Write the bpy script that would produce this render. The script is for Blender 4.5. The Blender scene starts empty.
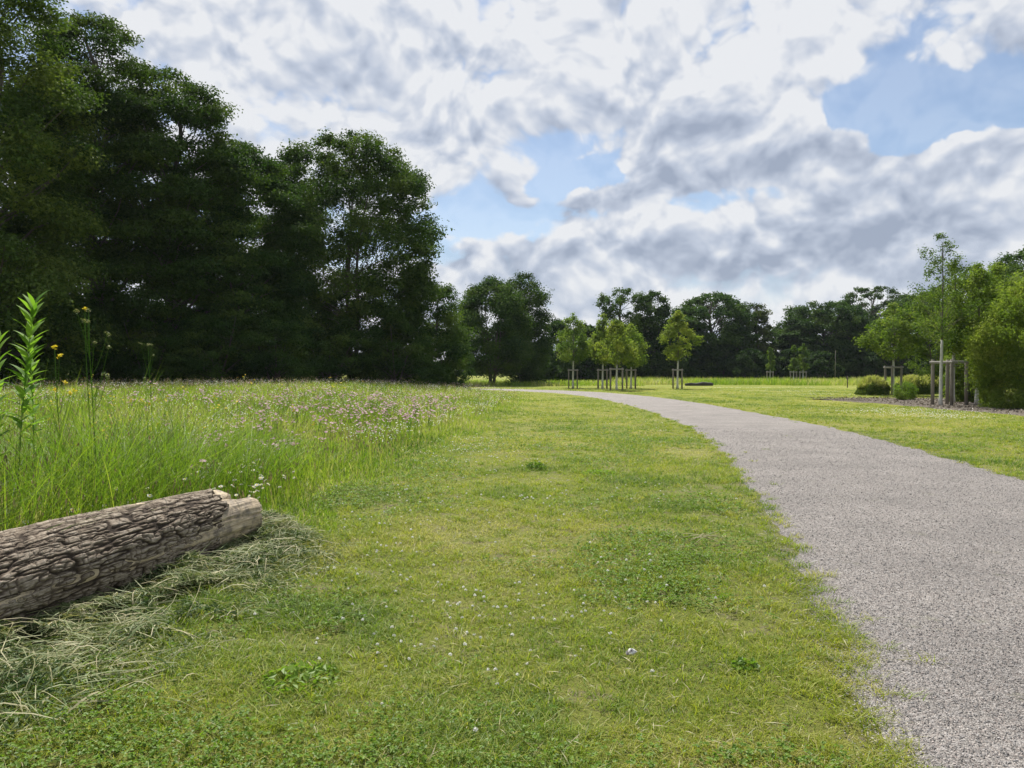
import bpy, math
import numpy as np

PI = math.pi
rng = np.random.default_rng(11)
sc = bpy.context.scene
COL = sc.collection

# ------------------------------------------------------------------ camera constants
F, HOR, CAMH = 770.0, 371.0, 1.6


def sstep(x):
    x = np.clip(x, 0, 1)
    return x * x * (3 - 2 * x)


# ------------------------------------------------------------------ vectorised noise
def _hash(ix, iy, iz, seed):
    h = (ix * 374761393 + iy * 668265263 + iz * 2147483647 + seed * 1274126177) & 0xFFFFFFFF
    h = ((h ^ (h >> 13)) * 1274126177) & 0xFFFFFFFF
    h = ((h ^ (h >> 16)) * 2246822519) & 0xFFFFFFFF
    return ((h ^ (h >> 15)) & 0xFFFFFF) / float(0xFFFFFF)


def vnoise(x, y, z=0.0, seed=0):
    x, y, z = np.broadcast_arrays(np.asarray(x, float), np.asarray(y, float), np.asarray(z, float))
    ix, iy, iz = np.floor(x).astype(np.int64), np.floor(y).astype(np.int64), np.floor(z).astype(np.int64)
    fx, fy, fz = x - ix, y - iy, z - iz
    fx, fy, fz = [f * f * (3 - 2 * f) for f in (fx, fy, fz)]
    r = 0
    for dx in (0, 1):
        for dy in (0, 1):
            for dz in (0, 1):
                w = (fx if dx else 1 - fx) * (fy if dy else 1 - fy) * (fz if dz else 1 - fz)
                r = r + w * _hash(ix + dx, iy + dy, iz + dz, seed)
    return r


def fbm(x, y, z=0.0, seed=0, oct=4, gain=0.5):
    a, s, n = 1.0, 0.0, 0.0
    x, y, z = np.asarray(x, float), np.asarray(y, float), np.asarray(z, float)
    for o in range(oct):
        s = s + a * vnoise(x, y, z, seed + o * 17)
        n += a
        a *= gain
        x, y, z = x * 2.03 + 3.1, y * 2.03 + 1.7, z * 2.03 + 5.3
    return s / n


# ------------------------------------------------------------------ layout: path, meadow, terrain
PATH_C = np.array([(0.95, -8), (2.1, -4), (2.98, 0), (3.67, 3.1), (3.99, 4.4), (4.28, 5.6), (4.86, 8.3), (5.45, 11.3), (5.93, 13.8),
                   (6.95, 20.9), (7.38, 30), (7.35, 38), (6.9, 46), (5.6, 54), (3.9, 59), (1.2, 63.5), (-2, 66.5), (-7, 68.5), (-14, 69.5), (-26, 69.5)], float)


def catmull(P, n=10):
    P = np.asarray(P, float)
    Q = np.vstack([2 * P[0] - P[1], P, 2 * P[-1] - P[-2]])
    out = []
    for i in range(1, len(Q) - 2):
        p0, p1, p2, p3 = Q[i - 1], Q[i], Q[i + 1], Q[i + 2]
        for t in np.linspace(0, 1, n, endpoint=False):
            out.append(0.5 * (2 * p1 + (p2 - p0) * t + (2 * p0 - 5 * p1 + 4 * p2 - p3) * t * t + (3 * p1 - p0 - 3 * p2 + p3) * t ** 3))
    out.append(Q[-2])
    return np.array(out)


PATH = catmull(PATH_C, 6)
PHW = 2.1


def path_dist(X, Y):
    X = np.asarray(X, float); Y = np.asarray(Y, float)
    best = np.full(X.shape, 1e9)
    for a, b in zip(PATH[:-1], PATH[1:]):
        d = b - a
        t = np.clip(((X - a[0]) * d[0] + (Y - a[1]) * d[1]) / (d @ d), 0, 1)
        dx, dy = X - a[0] - t * d[0], Y - a[1] - t * d[1]
        best = np.minimum(best, dx * dx + dy * dy)
    return np.sqrt(best)


_BY = np.array([-10, 0, 4, 7, 10, 14, 18, 24, 31, 40, 50, 58, 63, 66, 70, 90])
_BX = np.array([-4.5, -3.4, -2.7, -2.0, -1.95, -1.5, -1.0, -0.4, 0.3, 0.9, 0.9, -0.8, -4, -8, -16, -40.])


def meadow_edge(Y):
    return np.interp(Y, _BY, _BX)


def meadow_in(X, Y):
    """metres inside the meadow (positive) from its wavy edge"""
    return meadow_edge(Y) + (fbm(X * .8 + 40, Y * .5, seed=5, oct=3) - .5) * 1.3 - X


def hgt(X, Y):
    X = np.asarray(X, float); Y = np.asarray(Y, float)
    m = sstep((meadow_edge(Y) - X + 1.0) / 13.0) * sstep((Y - 5) / 24.0) * 0.62
    pd = path_dist(X, Y)
    bump = (fbm(X * .35, Y * .35, seed=3, oct=3) - .5) * 0.10 + (fbm(X * 2.2, Y * 2.2, seed=4, oct=2) - .5) * 0.03
    return m + bump * sstep((pd - PHW) / 1.6)


def H1(x, y):
    return float(hgt(np.array([x]), np.array([y]))[0])


def at(px, d):
    return (px - 512) / F * d


def zat(py, d):
    return CAMH + (HOR - py) / F * d


# ------------------------------------------------------------------ mesh helpers
def mesh_from(name, V, faces, attrs=None, smooth=False, matidx=None):
    me = bpy.data.meshes.new(name)
    V = np.ascontiguousarray(V, np.float32)
    me.vertices.add(len(V))
    me.vertices.foreach_set('co', V.ravel())
    faces = [np.asarray(f, np.int32) for f in faces if len(f)]
    loops = np.concatenate([f.ravel() for f in faces])
    tot = np.concatenate([np.full(len(f), f.shape[1], np.int32) for f in faces])
    start = np.concatenate([[0], np.cumsum(tot)[:-1]]).astype(np.int32)
    me.loops.add(len(loops)); me.loops.foreach_set('vertex_index', loops)
    me.polygons.add(len(tot)); me.polygons.foreach_set('loop_start', start); me.polygons.foreach_set('loop_total', tot)
    if matidx is not None:
        me.polygons.foreach_set('material_index', np.concatenate([np.asarray(m, np.int32) for m in matidx if len(m)]))
    me.polygons.foreach_set('use_smooth', np.full(len(tot), bool(smooth)))
    for k, v in (attrs or {}).items():
        a = me.attributes.new(k, 'FLOAT', 'POINT')
        a.data.foreach_set('value', np.ascontiguousarray(v, np.float32))
    me.update(calc_edges=True)
    return me


def obj(name, me, mat=None, parent=None, loc=None):
    if mat is not None:
        for m in (mat if isinstance(mat, (list, tuple)) else [mat]):
            me.materials.append(m)
    o = bpy.data.objects.new(name, me)
    COL.objects.link(o)
    if parent is not None:
        o.parent = parent
    if loc is not None:
        o.location = loc
    return o


def tag(o, label=None, cat=None, group=None, kind=None):
    if label: o['label'] = label
    if cat: o['category'] = cat
    if group: o['group'] = group
    if kind: o['kind'] = kind
    return o


def thing(name, label, cat, loc, rz=0.0, group=None):
    o = bpy.data.objects.new(name, None)
    o.empty_display_size = 0.2
    COL.objects.link(o)
    o.location = loc
    o.rotation_euler = (0, 0, rz)
    return tag(o, label, cat, group)


def copy_tree(o, parent=None):
    c = o.copy()
    COL.objects.link(c)
    if parent is not None:
        c.parent = parent
    for ch in list(o.children):
        copy_tree(ch, c)
    return c


class MB:
    """collects pieces of one mesh"""
    def __init__(s):
        s.V, s.Q, s.T, s.n = [], [], [], 0

    def add(s, V, quads=(), tris=()):
        V = np.asarray(V, float)
        s.V.append(V)
        if len(quads): s.Q.append(np.asarray(quads, int) + s.n)
        if len(tris): s.T.append(np.asarray(tris, int) + s.n)
        s.n += len(V)

    def tube(s, P, r, sides=8, cap=True, wob=0.0, seed=0):
        P = np.asarray(P, float); r = np.broadcast_to(np.asarray(r, float), (len(P),))
        n = len(P)
        T = np.gradient(P, axis=0); T /= np.linalg.norm(T, axis=1)[:, None] + 1e-9
        ref = np.array([0, 0, 1.]) if abs(T[:, 2]).mean() < .8 else np.array([1., 0, 0])
        A = np.cross(T, ref); A /= np.linalg.norm(A, axis=1)[:, None] + 1e-9
        B = np.cross(T, A)
        th = np.linspace(0, 2 * PI, sides, endpoint=False)
        rr = r[:, None] * np.ones(sides)[None]
        if wob:
            rr = rr * (1 + wob * (vnoise(np.cos(th)[None] * 1.5 + 9, np.sin(th)[None] * 1.5, np.arange(n)[:, None] * .7, seed) - .5))
        V = P[:, None] + rr[..., None] * (np.cos(th)[None, :, None] * A[:, None] + np.sin(th)[None, :, None] * B[:, None])
        V = V.reshape(-1, 3)
        i, j = np.meshgrid(np.arange(n - 1), np.arange(sides), indexing='ij')
        j2 = (j + 1) % sides
        q = np.stack([i * sides + j, i * sides + j2, (i + 1) * sides + j2, (i + 1) * sides + j], -1).reshape(-1, 4)
        tris = []
        if cap:
            V = np.vstack([V, P[:1], P[-1:]])
            c0, c1 = n * sides, n * sides + 1
            for k in range(sides):
                tris.append((c0, (k + 1) % sides, k)); tris.append((c1, (n - 1) * sides + k, (n - 1) * sides + (k + 1) % sides))
        s.add(V, q, tris)

    def mesh(s, name, smooth=True, attrs=None):
        return mesh_from(name, np.vstack(s.V), ([np.vstack(s.Q)] if s.Q else []) + ([np.vstack(s.T)] if s.T else []), attrs, smooth)


# ------------------------------------------------------------------ materials
class NT:
    def __init__(s, tree):
        s.t = tree; s.n = tree.nodes; s.l = tree.links

    def node(s, typ, **kw):
        n = s.n.new(typ)
        for k, v in kw.items(): setattr(n, k, v)
        return n

    def put(s, sock, v):
        if isinstance(v, bpy.types.NodeSocket): s.l.new(v, sock)
        elif v is not None: sock.default_value = v

    def math(s, op, a, b=None, c=None, clamp=False):
        n = s.node('ShaderNodeMath', operation=op, use_clamp=clamp)
        s.put(n.inputs[0], a); s.put(n.inputs[1], b)
        if c is not None: s.put(n.inputs[2], c)
        return n.outputs[0]

    def vmath(s, op, a, b=None, scale=None):
        n = s.node('ShaderNodeVectorMath', operation=op)
        s.put(n.inputs[0], a)
        if b is not None: s.put(n.inputs[1], b)
        if scale is not None: s.put(n.inputs['Scale'], scale)
        return n.outputs['Value'] if op in ('LENGTH', 'DOT_PRODUCT', 'DISTANCE') else n.outputs[0]

    def noise(s, vec, scale, detail=4, rough=.5, dim='3D', dist=0.0):
        n = s.node('ShaderNodeTexNoise', noise_dimensions=dim)
        s.put(n.inputs['Vector'], vec); n.inputs['Scale'].default_value = scale
        n.inputs['Detail'].default_value = detail; n.inputs['Roughness'].default_value = rough
        n.inputs['Distortion'].default_value = dist
        return n.outputs['Fac']

    def ramp(s, fac, stops, interp='LINEAR'):
        n = s.node('ShaderNodeValToRGB')
        r = n.color_ramp; r.interpolation = interp
        while len(r.elements) < len(stops): r.elements.new(.5)
        for e, (p, c) in zip(r.elements, stops):
            e.position = p; e.color = (*c, 1) if len(c) == 3 else c
        s.put(n.inputs[0], fac)
        return n.outputs[0]

    def mix(s, f, a, b, blend='MIX'):
        n = s.node('ShaderNodeMix', data_type='RGBA', blend_type=blend)
        s.put(n.inputs[0], f); s.put(n.inputs[6], a if isinstance(a, bpy.types.NodeSocket) else (*a, 1)); s.put(n.inputs[7], b if isinstance(b, bpy.types.NodeSocket) else (*b, 1))
        return n.outputs[2]

    def mapr(s, v, a, b, c=0., d=1., interp='SMOOTHSTEP'):
        n = s.node('ShaderNodeMapRange', interpolation_type=interp)
        s.put(n.inputs[0], v)
        for i, x in enumerate((a, b, c, d)): s.put(n.inputs[i + 1], x)
        return n.outputs[0]

    def attr(s, name):
        return s.node('ShaderNodeAttribute', attribute_name=name).outputs['Fac']


def material(name):
    m = bpy.data.materials.new(name); m.use_nodes = True
    m.node_tree.nodes.clear()
    t = NT(m.node_tree)
    return m, t, t.node('ShaderNodeOutputMaterial')


def foliage(name, stops, trans=.38, rough=.5, spec=.25, objcol=False, tmul=(1.15, 1.25, .6)):
    m, t, out = material(name)
    c = t.ramp(t.attr('tint'), stops)
    if objcol:
        c = t.mix(1.0, c, t.node('ShaderNodeObjectInfo').outputs['Color'], 'MULTIPLY')
    p = t.node('ShaderNodeBsdfPrincipled'); t.put(p.inputs['Base Color'], c)
    p.inputs['Roughness'].default_value = rough; p.inputs['Specular IOR Level'].default_value = spec
    tr = t.node('ShaderNodeBsdfTranslucent'); t.put(tr.inputs[0], t.mix(1.0, c, tmul, 'MULTIPLY'))
    mx = t.node('ShaderNodeMixShader'); mx.inputs[0].default_value = trans
    t.l.new(p.outputs[0], mx.inputs[1]); t.l.new(tr.outputs[0], mx.inputs[2]); t.l.new(mx.outputs[0], out.inputs[0])
    return m


def simple(name, stops, scale=8.0, rough=.8, bump=0.0, stretch=(1, 1, 1), spec=.3, detail=6):
    """noise-ramped surface in object coordinates"""
    m, t, out = material(name)
    co = t.node('ShaderNodeTexCoord').outputs['Object']
    v = t.vmath('MULTIPLY', co, stretch)
    f = t.noise(v, scale, detail, .6)
    p = t.node('ShaderNodeBsdfPrincipled'); t.put(p.inputs['Base Color'], t.ramp(f, stops))
    p.inputs['Roughness'].default_value = rough; p.inputs['Specular IOR Level'].default_value = spec
    if bump:
        b = t.node('ShaderNodeBump'); b.inputs['Strength'].default_value = 1; b.inputs['Distance'].default_value = bump
        t.put(b.inputs['Height'], f); t.l.new(b.outputs[0], p.inputs['Normal'])
    t.l.new(p.outputs[0], out.inputs[0])
    return m


M = {}
M['lawn'] = foliage('lawn_blades', [(0, (.08, .15, .015)), (.33, (.175, .25, .022)), (.6, (.28, .32, .032)), (.85, (.35, .33, .07)), (1, (.47, .42, .23))], .48)
M['meadow'] = foliage('meadow_blades', [(0, (.075, .145, .018)), (.35, (.165, .255, .026)), (.65, (.255, .33, .04)), (.86, (.32, .33, .10)), (1, (.45, .41, .24))], .5)
M['clover'] = foliage('clover_leaves', [(0, (.085, .16, .018)), (1, (.19, .30, .035))], .45)
M['hay'] = foliage('cut_hay', [(0, (.055, .10, .03)), (.4, (.165, .205, .085)), (.75, (.29, .285, .15)), (1, (.43, .385, .24))], .22, .6)
M['chip'] = foliage('bark_chips', [(0, (.06, .045, .035)), (.6, (.19, .155, .12)), (1, (.40, .36, .30))], .05)
M['seed'] = foliage('seed_heads', [(0, (.20, .15, .11)), (.6, (.34, .26, .20)), (1, (.42, .36, .24))], .35)
M['leaf'] = foliage('tree_leaves', [(0, (.026, .056, .013)), (.5, (.054, .096, .019)), (1, (.105, .145, .030))], .33, .7, .12, True)
M['young_leaf'] = foliage('young_tree_leaves', [(0, (.075, .125, .022)), (.5, (.135, .19, .036)), (1, (.21, .25, .06))], .48, .65, .15, True)
M['plant'] = foliage('plant_leaves', [(0, (.08, .18, .02)), (1, (.20, .33, .05))], .5, .6, .15)
M['pink'] = foliage('pink_petals', [(0, (.42, .23, .30)), (1, (.64, .46, .52))], .35, .6, .2, tmul=(1, 1, 1))
M['white'] = foliage('white_petals', [(0, (.62, .62, .55)), (1, (.82, .82, .78))], .3, .6, .2, tmul=(1, 1, 1))
M['yellow'] = foliage('yellow_petals', [(0, (.65, .50, .03)), (1, (.80, .68, .05))], .3, .6, .2, tmul=(1, 1, 1))
M['trunk'] = simple('tree_bark', [(.3, (.05, .042, .034)), (.7, (.14, .12, .10))], 6, .9, .02, (3, 3, .5))
M['limewash'] = simple('limewashed_bark', [(.3, (.42, .41, .38)), (.65, (.66, .65, .62))], 9, .85, .004, (3, 3, .8))
M['post'] = simple('weathered_post', [(.3, (.16, .14, .12)), (.7, (.30, .27, .235))], 7, .85, .004, (6, 6, .6))
M['rail'] = simple('weathered_rail', [(.3, (.22, .205, .185)), (.7, (.38, .36, .33))], 7, .85, .003, (3, 3, 3))
M['strap'] = simple('tie_strap', [(.3, (.03, .028, .025)), (.7, (.06, .055, .05))], 20, .8)


def bare_wood_mat():
    m, t, out = material('bare_log_wood')
    co = t.node('ShaderNodeTexCoord').outputs['Object']
    v = t.vmath('MULTIPLY', co, (30, 2.2, 30))
    f = t.noise(v, 1.6, 8, .65)
    g = t.noise(co, 7, 5, .6)
    c = t.mix(t.mapr(g, .42, .62), t.ramp(f, [(.3, (.31, .235, .15)), (.6, (.52, .42, .285)), (.8, (.66, .56, .41))]), t.ramp(f, [(.3, (.10, .075, .05)), (.7, (.30, .25, .19))]))
    p = t.node('ShaderNodeBsdfPrincipled'); t.put(p.inputs['Base Color'], c); p.inputs['Roughness'].default_value = .75
    b = t.node('ShaderNodeBump'); b.inputs['Distance'].default_value = .012; t.put(b.inputs['Height'], f); t.l.new(b.outputs[0], p.inputs['Normal'])
    t.l.new(p.outputs[0], out.inputs[0])
    return m


def bark_mat():
    m, t, out = material('furrowed_log_bark')
    co = t.node('ShaderNodeTexCoord').outputs['Object']
    f = t.noise(t.vmath('MULTIPLY', co, (2.5, 1, 2.5)), 26, 8, .72)
    r = t.attr('ridge')
    k = t.math('MULTIPLY_ADD', r, .62, t.math('MULTIPLY', f, .55))
    c = t.ramp(k, [(.25, (.030, .022, .016)), (.5, (.082, .062, .046)), (.75, (.205, .166, .126)), (.95, (.38, .325, .265))])
    c = t.mix(t.mapr(t.noise(co, 2.3, 4, .6), .58, .75, 0, .35), c, (.12, .13, .07))
    p = t.node('ShaderNodeBsdfPrincipled'); t.put(p.inputs['Base Color'], c); p.inputs['Roughness'].default_value = .9
    p.inputs['Specular IOR Level'].default_value = .2
    b = t.node('ShaderNodeBump'); b.inputs['Distance'].default_value = .01; t.put(b.inputs['Height'], f); t.l.new(b.outputs[0], p.inputs['Normal'])
    t.l.new(p.outputs[0], out.inputs[0])
    return m


def ground_mat():
    m, t, out = material('grassy_ground')
    pos = t.node('ShaderNodeNewGeometry').outputs['Position']
    a = t.noise(pos, .35, 5, .6); b = t.noise(pos, 3.1, 6, .65); c = t.noise(pos, 70, 5, .75)
    k = t.math('ADD', t.math('MULTIPLY', a, .45), t.math('ADD', t.math('MULTIPLY', b, .30), t.math('MULTIPLY', c, .45)))
    g = t.ramp(k, [(.42, (.06, .095, .016)), (.55, (.145, .18, .028)), (.68, (.24, .245, .055)), (.8, (.34, .30, .14))])
    soil = t.ramp(c, [(.3, (.07, .058, .042)), (.7, (.27, .23, .17))])
    f = t.mapr(t.math('ADD', t.math('MULTIPLY', b, .6), t.math('MULTIPLY', t.noise(pos, 11, 4, .6), .4)), .50, .62, .12, .8)
    far = t.mapr(t.vmath('LENGTH', pos), 14, 50, 1, .15)
    col = t.mix(t.math('MULTIPLY', f, far), g, soil)
    p = t.node('ShaderNodeBsdfPrincipled'); t.put(p.inputs['Base Color'], col); p.inputs['Roughness'].default_value = .95
    p.inputs['Specular IOR Level'].default_value = .1
    bp = t.node('ShaderNodeBump'); bp.inputs['Distance'].default_value = .03; t.put(bp.inputs['Height'], c); t.l.new(bp.outputs[0], p.inputs['Normal'])
    t.l.new(p.outputs[0], out.inputs[0])
    return m


def gravel_mat():
    m, t, out = material('grey_gravel')
    pos = t.node('ShaderNodeNewGeometry').outputs['Position']
    w = t.vmath('ADD', pos, t.vmath('SCALE', t.node('ShaderNodeTexNoise').outputs['Color'], scale=0.0))
    v = t.node('ShaderNodeTexVoronoi'); t.put(v.inputs['Vector'], w); v.inputs['Scale'].default_value = 128
    v2 = t.node('ShaderNodeTexVoronoi'); t.put(v2.inputs['Vector'], w); v2.inputs['Scale'].default_value = 48
    cell = t.node('ShaderNodeSeparateColor'); t.put(cell.inputs[0], v.outputs['Color'])
    cell2 = t.node('ShaderNodeSeparateColor'); t.put(cell2.inputs[0], v2.outputs['Color'])
    base = t.ramp(cell.outputs[0], [(0, (.084, .079, .074)), (.35, (.152, .143, .134)), (.7, (.210, .198, .186)), (1, (.335, .318, .30))])
    warm = t.mix(t.mapr(cell.outputs[1], .6, .9, 0, .55), base, t.ramp(cell.outputs[2], [(0, (.12, .092, .085)), (1, (.28, .235, .215))]))
    big = t.mix(t.mapr(cell2.outputs[0], .75, .8, 0, .6), warm, t.ramp(cell2.outputs[1], [(0, (.10, .095, .093)), (1, (.33, .317, .308))]))
    lo = t.noise(pos, .9, 5, .6)
    col = t.mix(1.0, big, t.ramp(lo, [(.3, (1.0, .99, .985)), (.7, (1.40, 1.38, 1.36))]), 'MULTIPLY')
    gr = t.mapr(t.noise(pos, 2.6, 6, .65), .60, .72, 0, .38)
    col = t.mix(gr, col, (.13, .14, .07))
    p = t.node('ShaderNodeBsdfPrincipled'); t.put(p.inputs['Base Color'], col); p.inputs['Roughness'].default_value = .85
    p.inputs['Specular IOR Level'].default_value = .3
    h = t.math('ADD', t.math('MULTIPLY', v.outputs['Distance'], -1.0), t.math('MULTIPLY', cell.outputs[1], .35))
    bp = t.node('ShaderNodeBump'); bp.inputs['Distance'].default_value = .012; bp.inputs['Strength'].default_value = .9
    t.put(bp.inputs['Height'], h); t.l.new(bp.outputs[0], p.inputs['Normal'])
    t.l.new(p.outputs[0], out.inputs[0])
    return m


def pebble_mat():
    m, t, out = material('loose_gravel')
    c = t.ramp(t.attr('tint'), [(0, (.08, .077, .075)), (.4, (.18, .173, .167)), (.75, (.28, .27, .26)), (.9, (.30, .255, .235)), (1, (.46, .44, .425))])
    p = t.node('ShaderNodeBsdfPrincipled'); t.put(p.inputs['Base Color'], c); p.inputs['Roughness'].default_value = .8
    t.l.new(p.outputs[0], out.inputs[0])
    return m


M['bare'] = bare_wood_mat(); M['bark'] = bark_mat(); M['ground'] = ground_mat(); M['gravel'] = gravel_mat(); M['pebble'] = pebble_mat()
M['mulch'] = simple('bark_mulch', [(.3, (.045, .036, .028)), (.55, (.12, .10, .08)), (.75, (.26, .225, .18))], 16, .95, .05)

# ------------------------------------------------------------------ ground, path, bed
def graded(lo, hi, c0, c1, fine, n):
    a = np.arange(c0, c1 + 1e-6, fine)
    l = c0 - np.geomspace(fine, c0 - lo, n)[::-1]
    r = c1 + np.geomspace(fine, hi - c1, n)
    return np.concatenate([l, a, r])


gx = graded(-700, 700, -14, 12, .25, 34); gy = graded(-120, 1500, 0, 34, .25, 44)
GX, GY = np.meshgrid(gx, gy)
V = np.stack([GX, GY, hgt(GX, GY)], -1).reshape(-1, 3)
nx, ny = len(gx), len(gy)
i, j = np.meshgrid(np.arange(ny - 1), np.arange(nx - 1), indexing='ij')
q = np.stack([i * nx + j, i * nx + j + 1, (i + 1) * nx + j + 1, (i + 1) * nx + j], -1).reshape(-1, 4)
tag(obj('ground', mesh_from('ground', V, [q], smooth=True), M['ground']), kind='structure')

pc = catmull(PATH_C, 40)
T = np.gradient(pc, axis=0); T /= np.linalg.norm(T, axis=1)[:, None]
N = np.stack([T[:, 1], -T[:, 0]], 1)
off = np.linspace(-1, 1, 15)
s = np.cumsum(np.r_[0, np.linalg.norm(np.diff(pc, axis=0), axis=1)])
wl = PHW + (fbm(s * 1.6, s * 0, seed=21, oct=4) - .5) * .3
wr = PHW + (fbm(s * 1.6, s * 0 + 7, seed=22, oct=4) - .5) * .42
wid = np.where(off[None] < 0, wl[:, None], wr[:, None]) * off[None]
PX = pc[:, None, 0] + N[:, None, 0] * wid; PY = pc[:, None, 1] + N[:, None, 1] * wid
PZ = np.where(np.abs(off)[None] > .97, hgt(PX, PY) - .01, hgt(PX, PY) + .012 + .02 * (1 - off[None] ** 2))
V = np.stack([PX, PY, PZ], -1).reshape(-1, 3)
n1, n2 = PX.shape
i, j = np.meshgrid(np.arange(n1 - 1), np.arange(n2 - 1), indexing='ij')
q = np.stack([i * n2 + j, i * n2 + j + 1, (i + 1) * n2 + j + 1, (i + 1) * n2 + j], -1).reshape(-1, 4)
tag(obj('gravel_path', mesh_from('gravel_path', V, [q], smooth=True), M['gravel']), kind='structure')

BED = np.array([(16.2, 43), (17.4, 38.5), (17.9, 34), (18.1, 27), (18.6, 21), (23, 20), (27, 28), (28, 40), (22, 45)], float)


def in_poly(X, Y, P):
    r = np.zeros(np.shape(X), bool)
    for a, b in zip(P, np.roll(P, -1, 0)):
        c = ((a[1] > Y) != (b[1] > Y)) & (X < (b[0] - a[0]) * (Y - a[1]) / (b[1] - a[1] + 1e-12) + a[0])
        r ^= c
    return r


bp = catmull(np.vstack([BED, BED[:1]]), 8)[:-1]
bp = bp + (np.stack([fbm(bp[:, 0] * .9, bp[:, 1] * .9, seed=31), fbm(bp[:, 0] * .9, bp[:, 1] * .9, seed=32)], 1) - .5) * .8
cen = bp.mean(0)
rings = [cen + (bp - cen) * k for k in (1, .9, .6, .25)]
V = np.vstack(rings + [cen[None]]); nb = len(bp)
z = hgt(V[:, 0], V[:, 1]) + np.r_[np.full(nb, -.02), np.full(nb, .06), np.full(nb, .08), np.full(nb, .09), .09]
k = np.arange(nb); k2 = (k + 1) % nb
q = np.vstack([np.stack([r * nb + k, r * nb + k2, (r + 1) * nb + k2, (r + 1) * nb + k], 1) for r in range(3)])
tr = np.stack([3 * nb + k, 3 * nb + k2, np.full(nb, 4 * nb)], 1)
tag(obj('planting_bed_ground', mesh_from('planting_bed', np.c_[V, z], [q, tr], smooth=True), M['mulch']), kind='structure')


# ------------------------------------------------------------------ scatter helpers
def polar(n_per_lnd, d0, dmin, dmax, half=0.75, cap=None):
    """points in a fan about the viewpoint, density n/(1+(d/d0)^2) per m2"""
    Q = []
    edges = np.geomspace(dmin, dmax, 40)
    for a, b in zip(edges[:-1], edges[1:]):
        mid = (a + b) / 2
        n = rng.poisson(n_per_lnd / (1 + (mid / d0) ** 2) * half * (b * b - a * a))
        d = np.sqrt(rng.uniform(a * a, b * b, n)); th = rng.uniform(-half, half, n)
        Q.append(np.stack([d * np.sin(th), d * np.cos(th)], 1))
    return np.vstack(Q)


def blades(P, h, w, lean, segs, tint):
    n = len(P)
    yaw = rng.uniform(0, 2 * PI, n); sy = yaw + PI / 2 + rng.uniform(-1.1, 1.1, n)
    s = np.linspace(0, 1, segs + 1)
    ld = np.stack([np.cos(yaw), np.sin(yaw), 0 * yaw], 1); sd = np.stack([np.cos(sy), np.sin(sy), 0 * sy], 1)
    c = P[:, None] + ld[:, None] * (h * lean)[:, None, None] * (s ** 1.7)[None, :, None]
    c[:, :, 2] += h[:, None] * s[None] * (1 - .35 * np.minimum(lean, 1.6)[:, None] * s[None])
    wd = (w[:, None] * (1 - .75 * s[None] ** 1.6)) / 2
    L = c - sd[:, None] * wd[..., None]; Rr = c + sd[:, None] * wd[..., None]
    V = np.empty((n, 2 * segs + 1, 3)); V[:, 0:2 * segs:2] = L[:, :segs]; V[:, 1:2 * segs:2] = Rr[:, :segs]; V[:, -1] = c[:, -1]
    k = 2 * segs + 1; b = (np.arange(n) * k)[:, None]
    qs = [np.stack([b + 2 * j, b + 2 * j + 1, b + 2 * j + 3, b + 2 * j + 2], -1).reshape(-1, 4) for j in range(segs - 1)]
    t = np.stack([b + 2 * segs - 2, b + 2 * segs - 1, b + 2 * segs], -1).reshape(-1, 3)
    return V.reshape(-1, 3), (np.vstack(qs) if qs else np.zeros((0, 4), int)), t, np.repeat(tint, k)


def join_geo(parts):
    V, Q, T, A, n = [], [], [], [], 0
    for v, q, t, a in parts:
        V.append(v); A.append(a)
        if len(q): Q.append(q + n)
        if len(t): T.append(t + n)
        n += len(v)
    return np.vstack(V), ([np.vstack(Q)] if Q else []) + ([np.vstack(T)] if T else []), np.concatenate(A)


def cards(P, nrm, L, W, tint, fold=.15):
    """kite shaped leaf cards centred at P facing nrm"""
    n = len(P)
    nrm = nrm / (np.linalg.norm(nrm, axis=1)[:, None] + 1e-9)
    r = rng.normal(size=(n, 3))
    t = r - (r * nrm).sum(1)[:, None] * nrm; t /= np.linalg.norm(t, axis=1)[:, None] + 1e-9
    b = np.cross(nrm, t)
    L = np.broadcast_to(L, (n,))[:, None]; W = np.broadcast_to(W, (n,))[:, None]
    V = np.stack([P - t * L * .5, P + b * W * .5 + nrm * W * fold - t * L * .05, P + t * L * .5 - nrm * L * .1, P - b * W * .5 + nrm * W * fold - t * L * .05], 1).reshape(-1, 3)
    q = np.arange(n * 4).reshape(n, 4)
    return V, q, np.zeros((0, 3), int), np.repeat(tint, 4)


# chips of bark on the planting bed
n = 9000
cxm, cym = rng.uniform(15, 28, n), rng.uniform(21, 45, n)
k = in_poly(cxm + rng.normal(0, .12, n), cym, BED); cxm, cym = cxm[k], cym[k]; n = len(cxm)
Vv, Fq, A = join_geo([cards(np.c_[cxm, cym, hgt(cxm, cym) + rng.uniform(.05, .13, n)], np.c_[rng.normal(0, .8, (n, 2)), np.ones(n)], rng.uniform(.05, .14, n), rng.uniform(.03, .06, n), rng.random(n), .3)])
tag(obj('mulch_chips', mesh_from('mulch_chips', Vv, Fq, {'tint': A}), M['chip']), kind='stuff')

# ------------------------------------------------------------------ lawn grass
LAWN_ROUGH = lambda X, Y: fbm(X * .9, Y * .6, seed=51, oct=3)


def patch_tint(X, Y):
    return .5 + (fbm(X * .55, Y * .4, seed=52, oct=4) - .5) * 1.7


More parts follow.
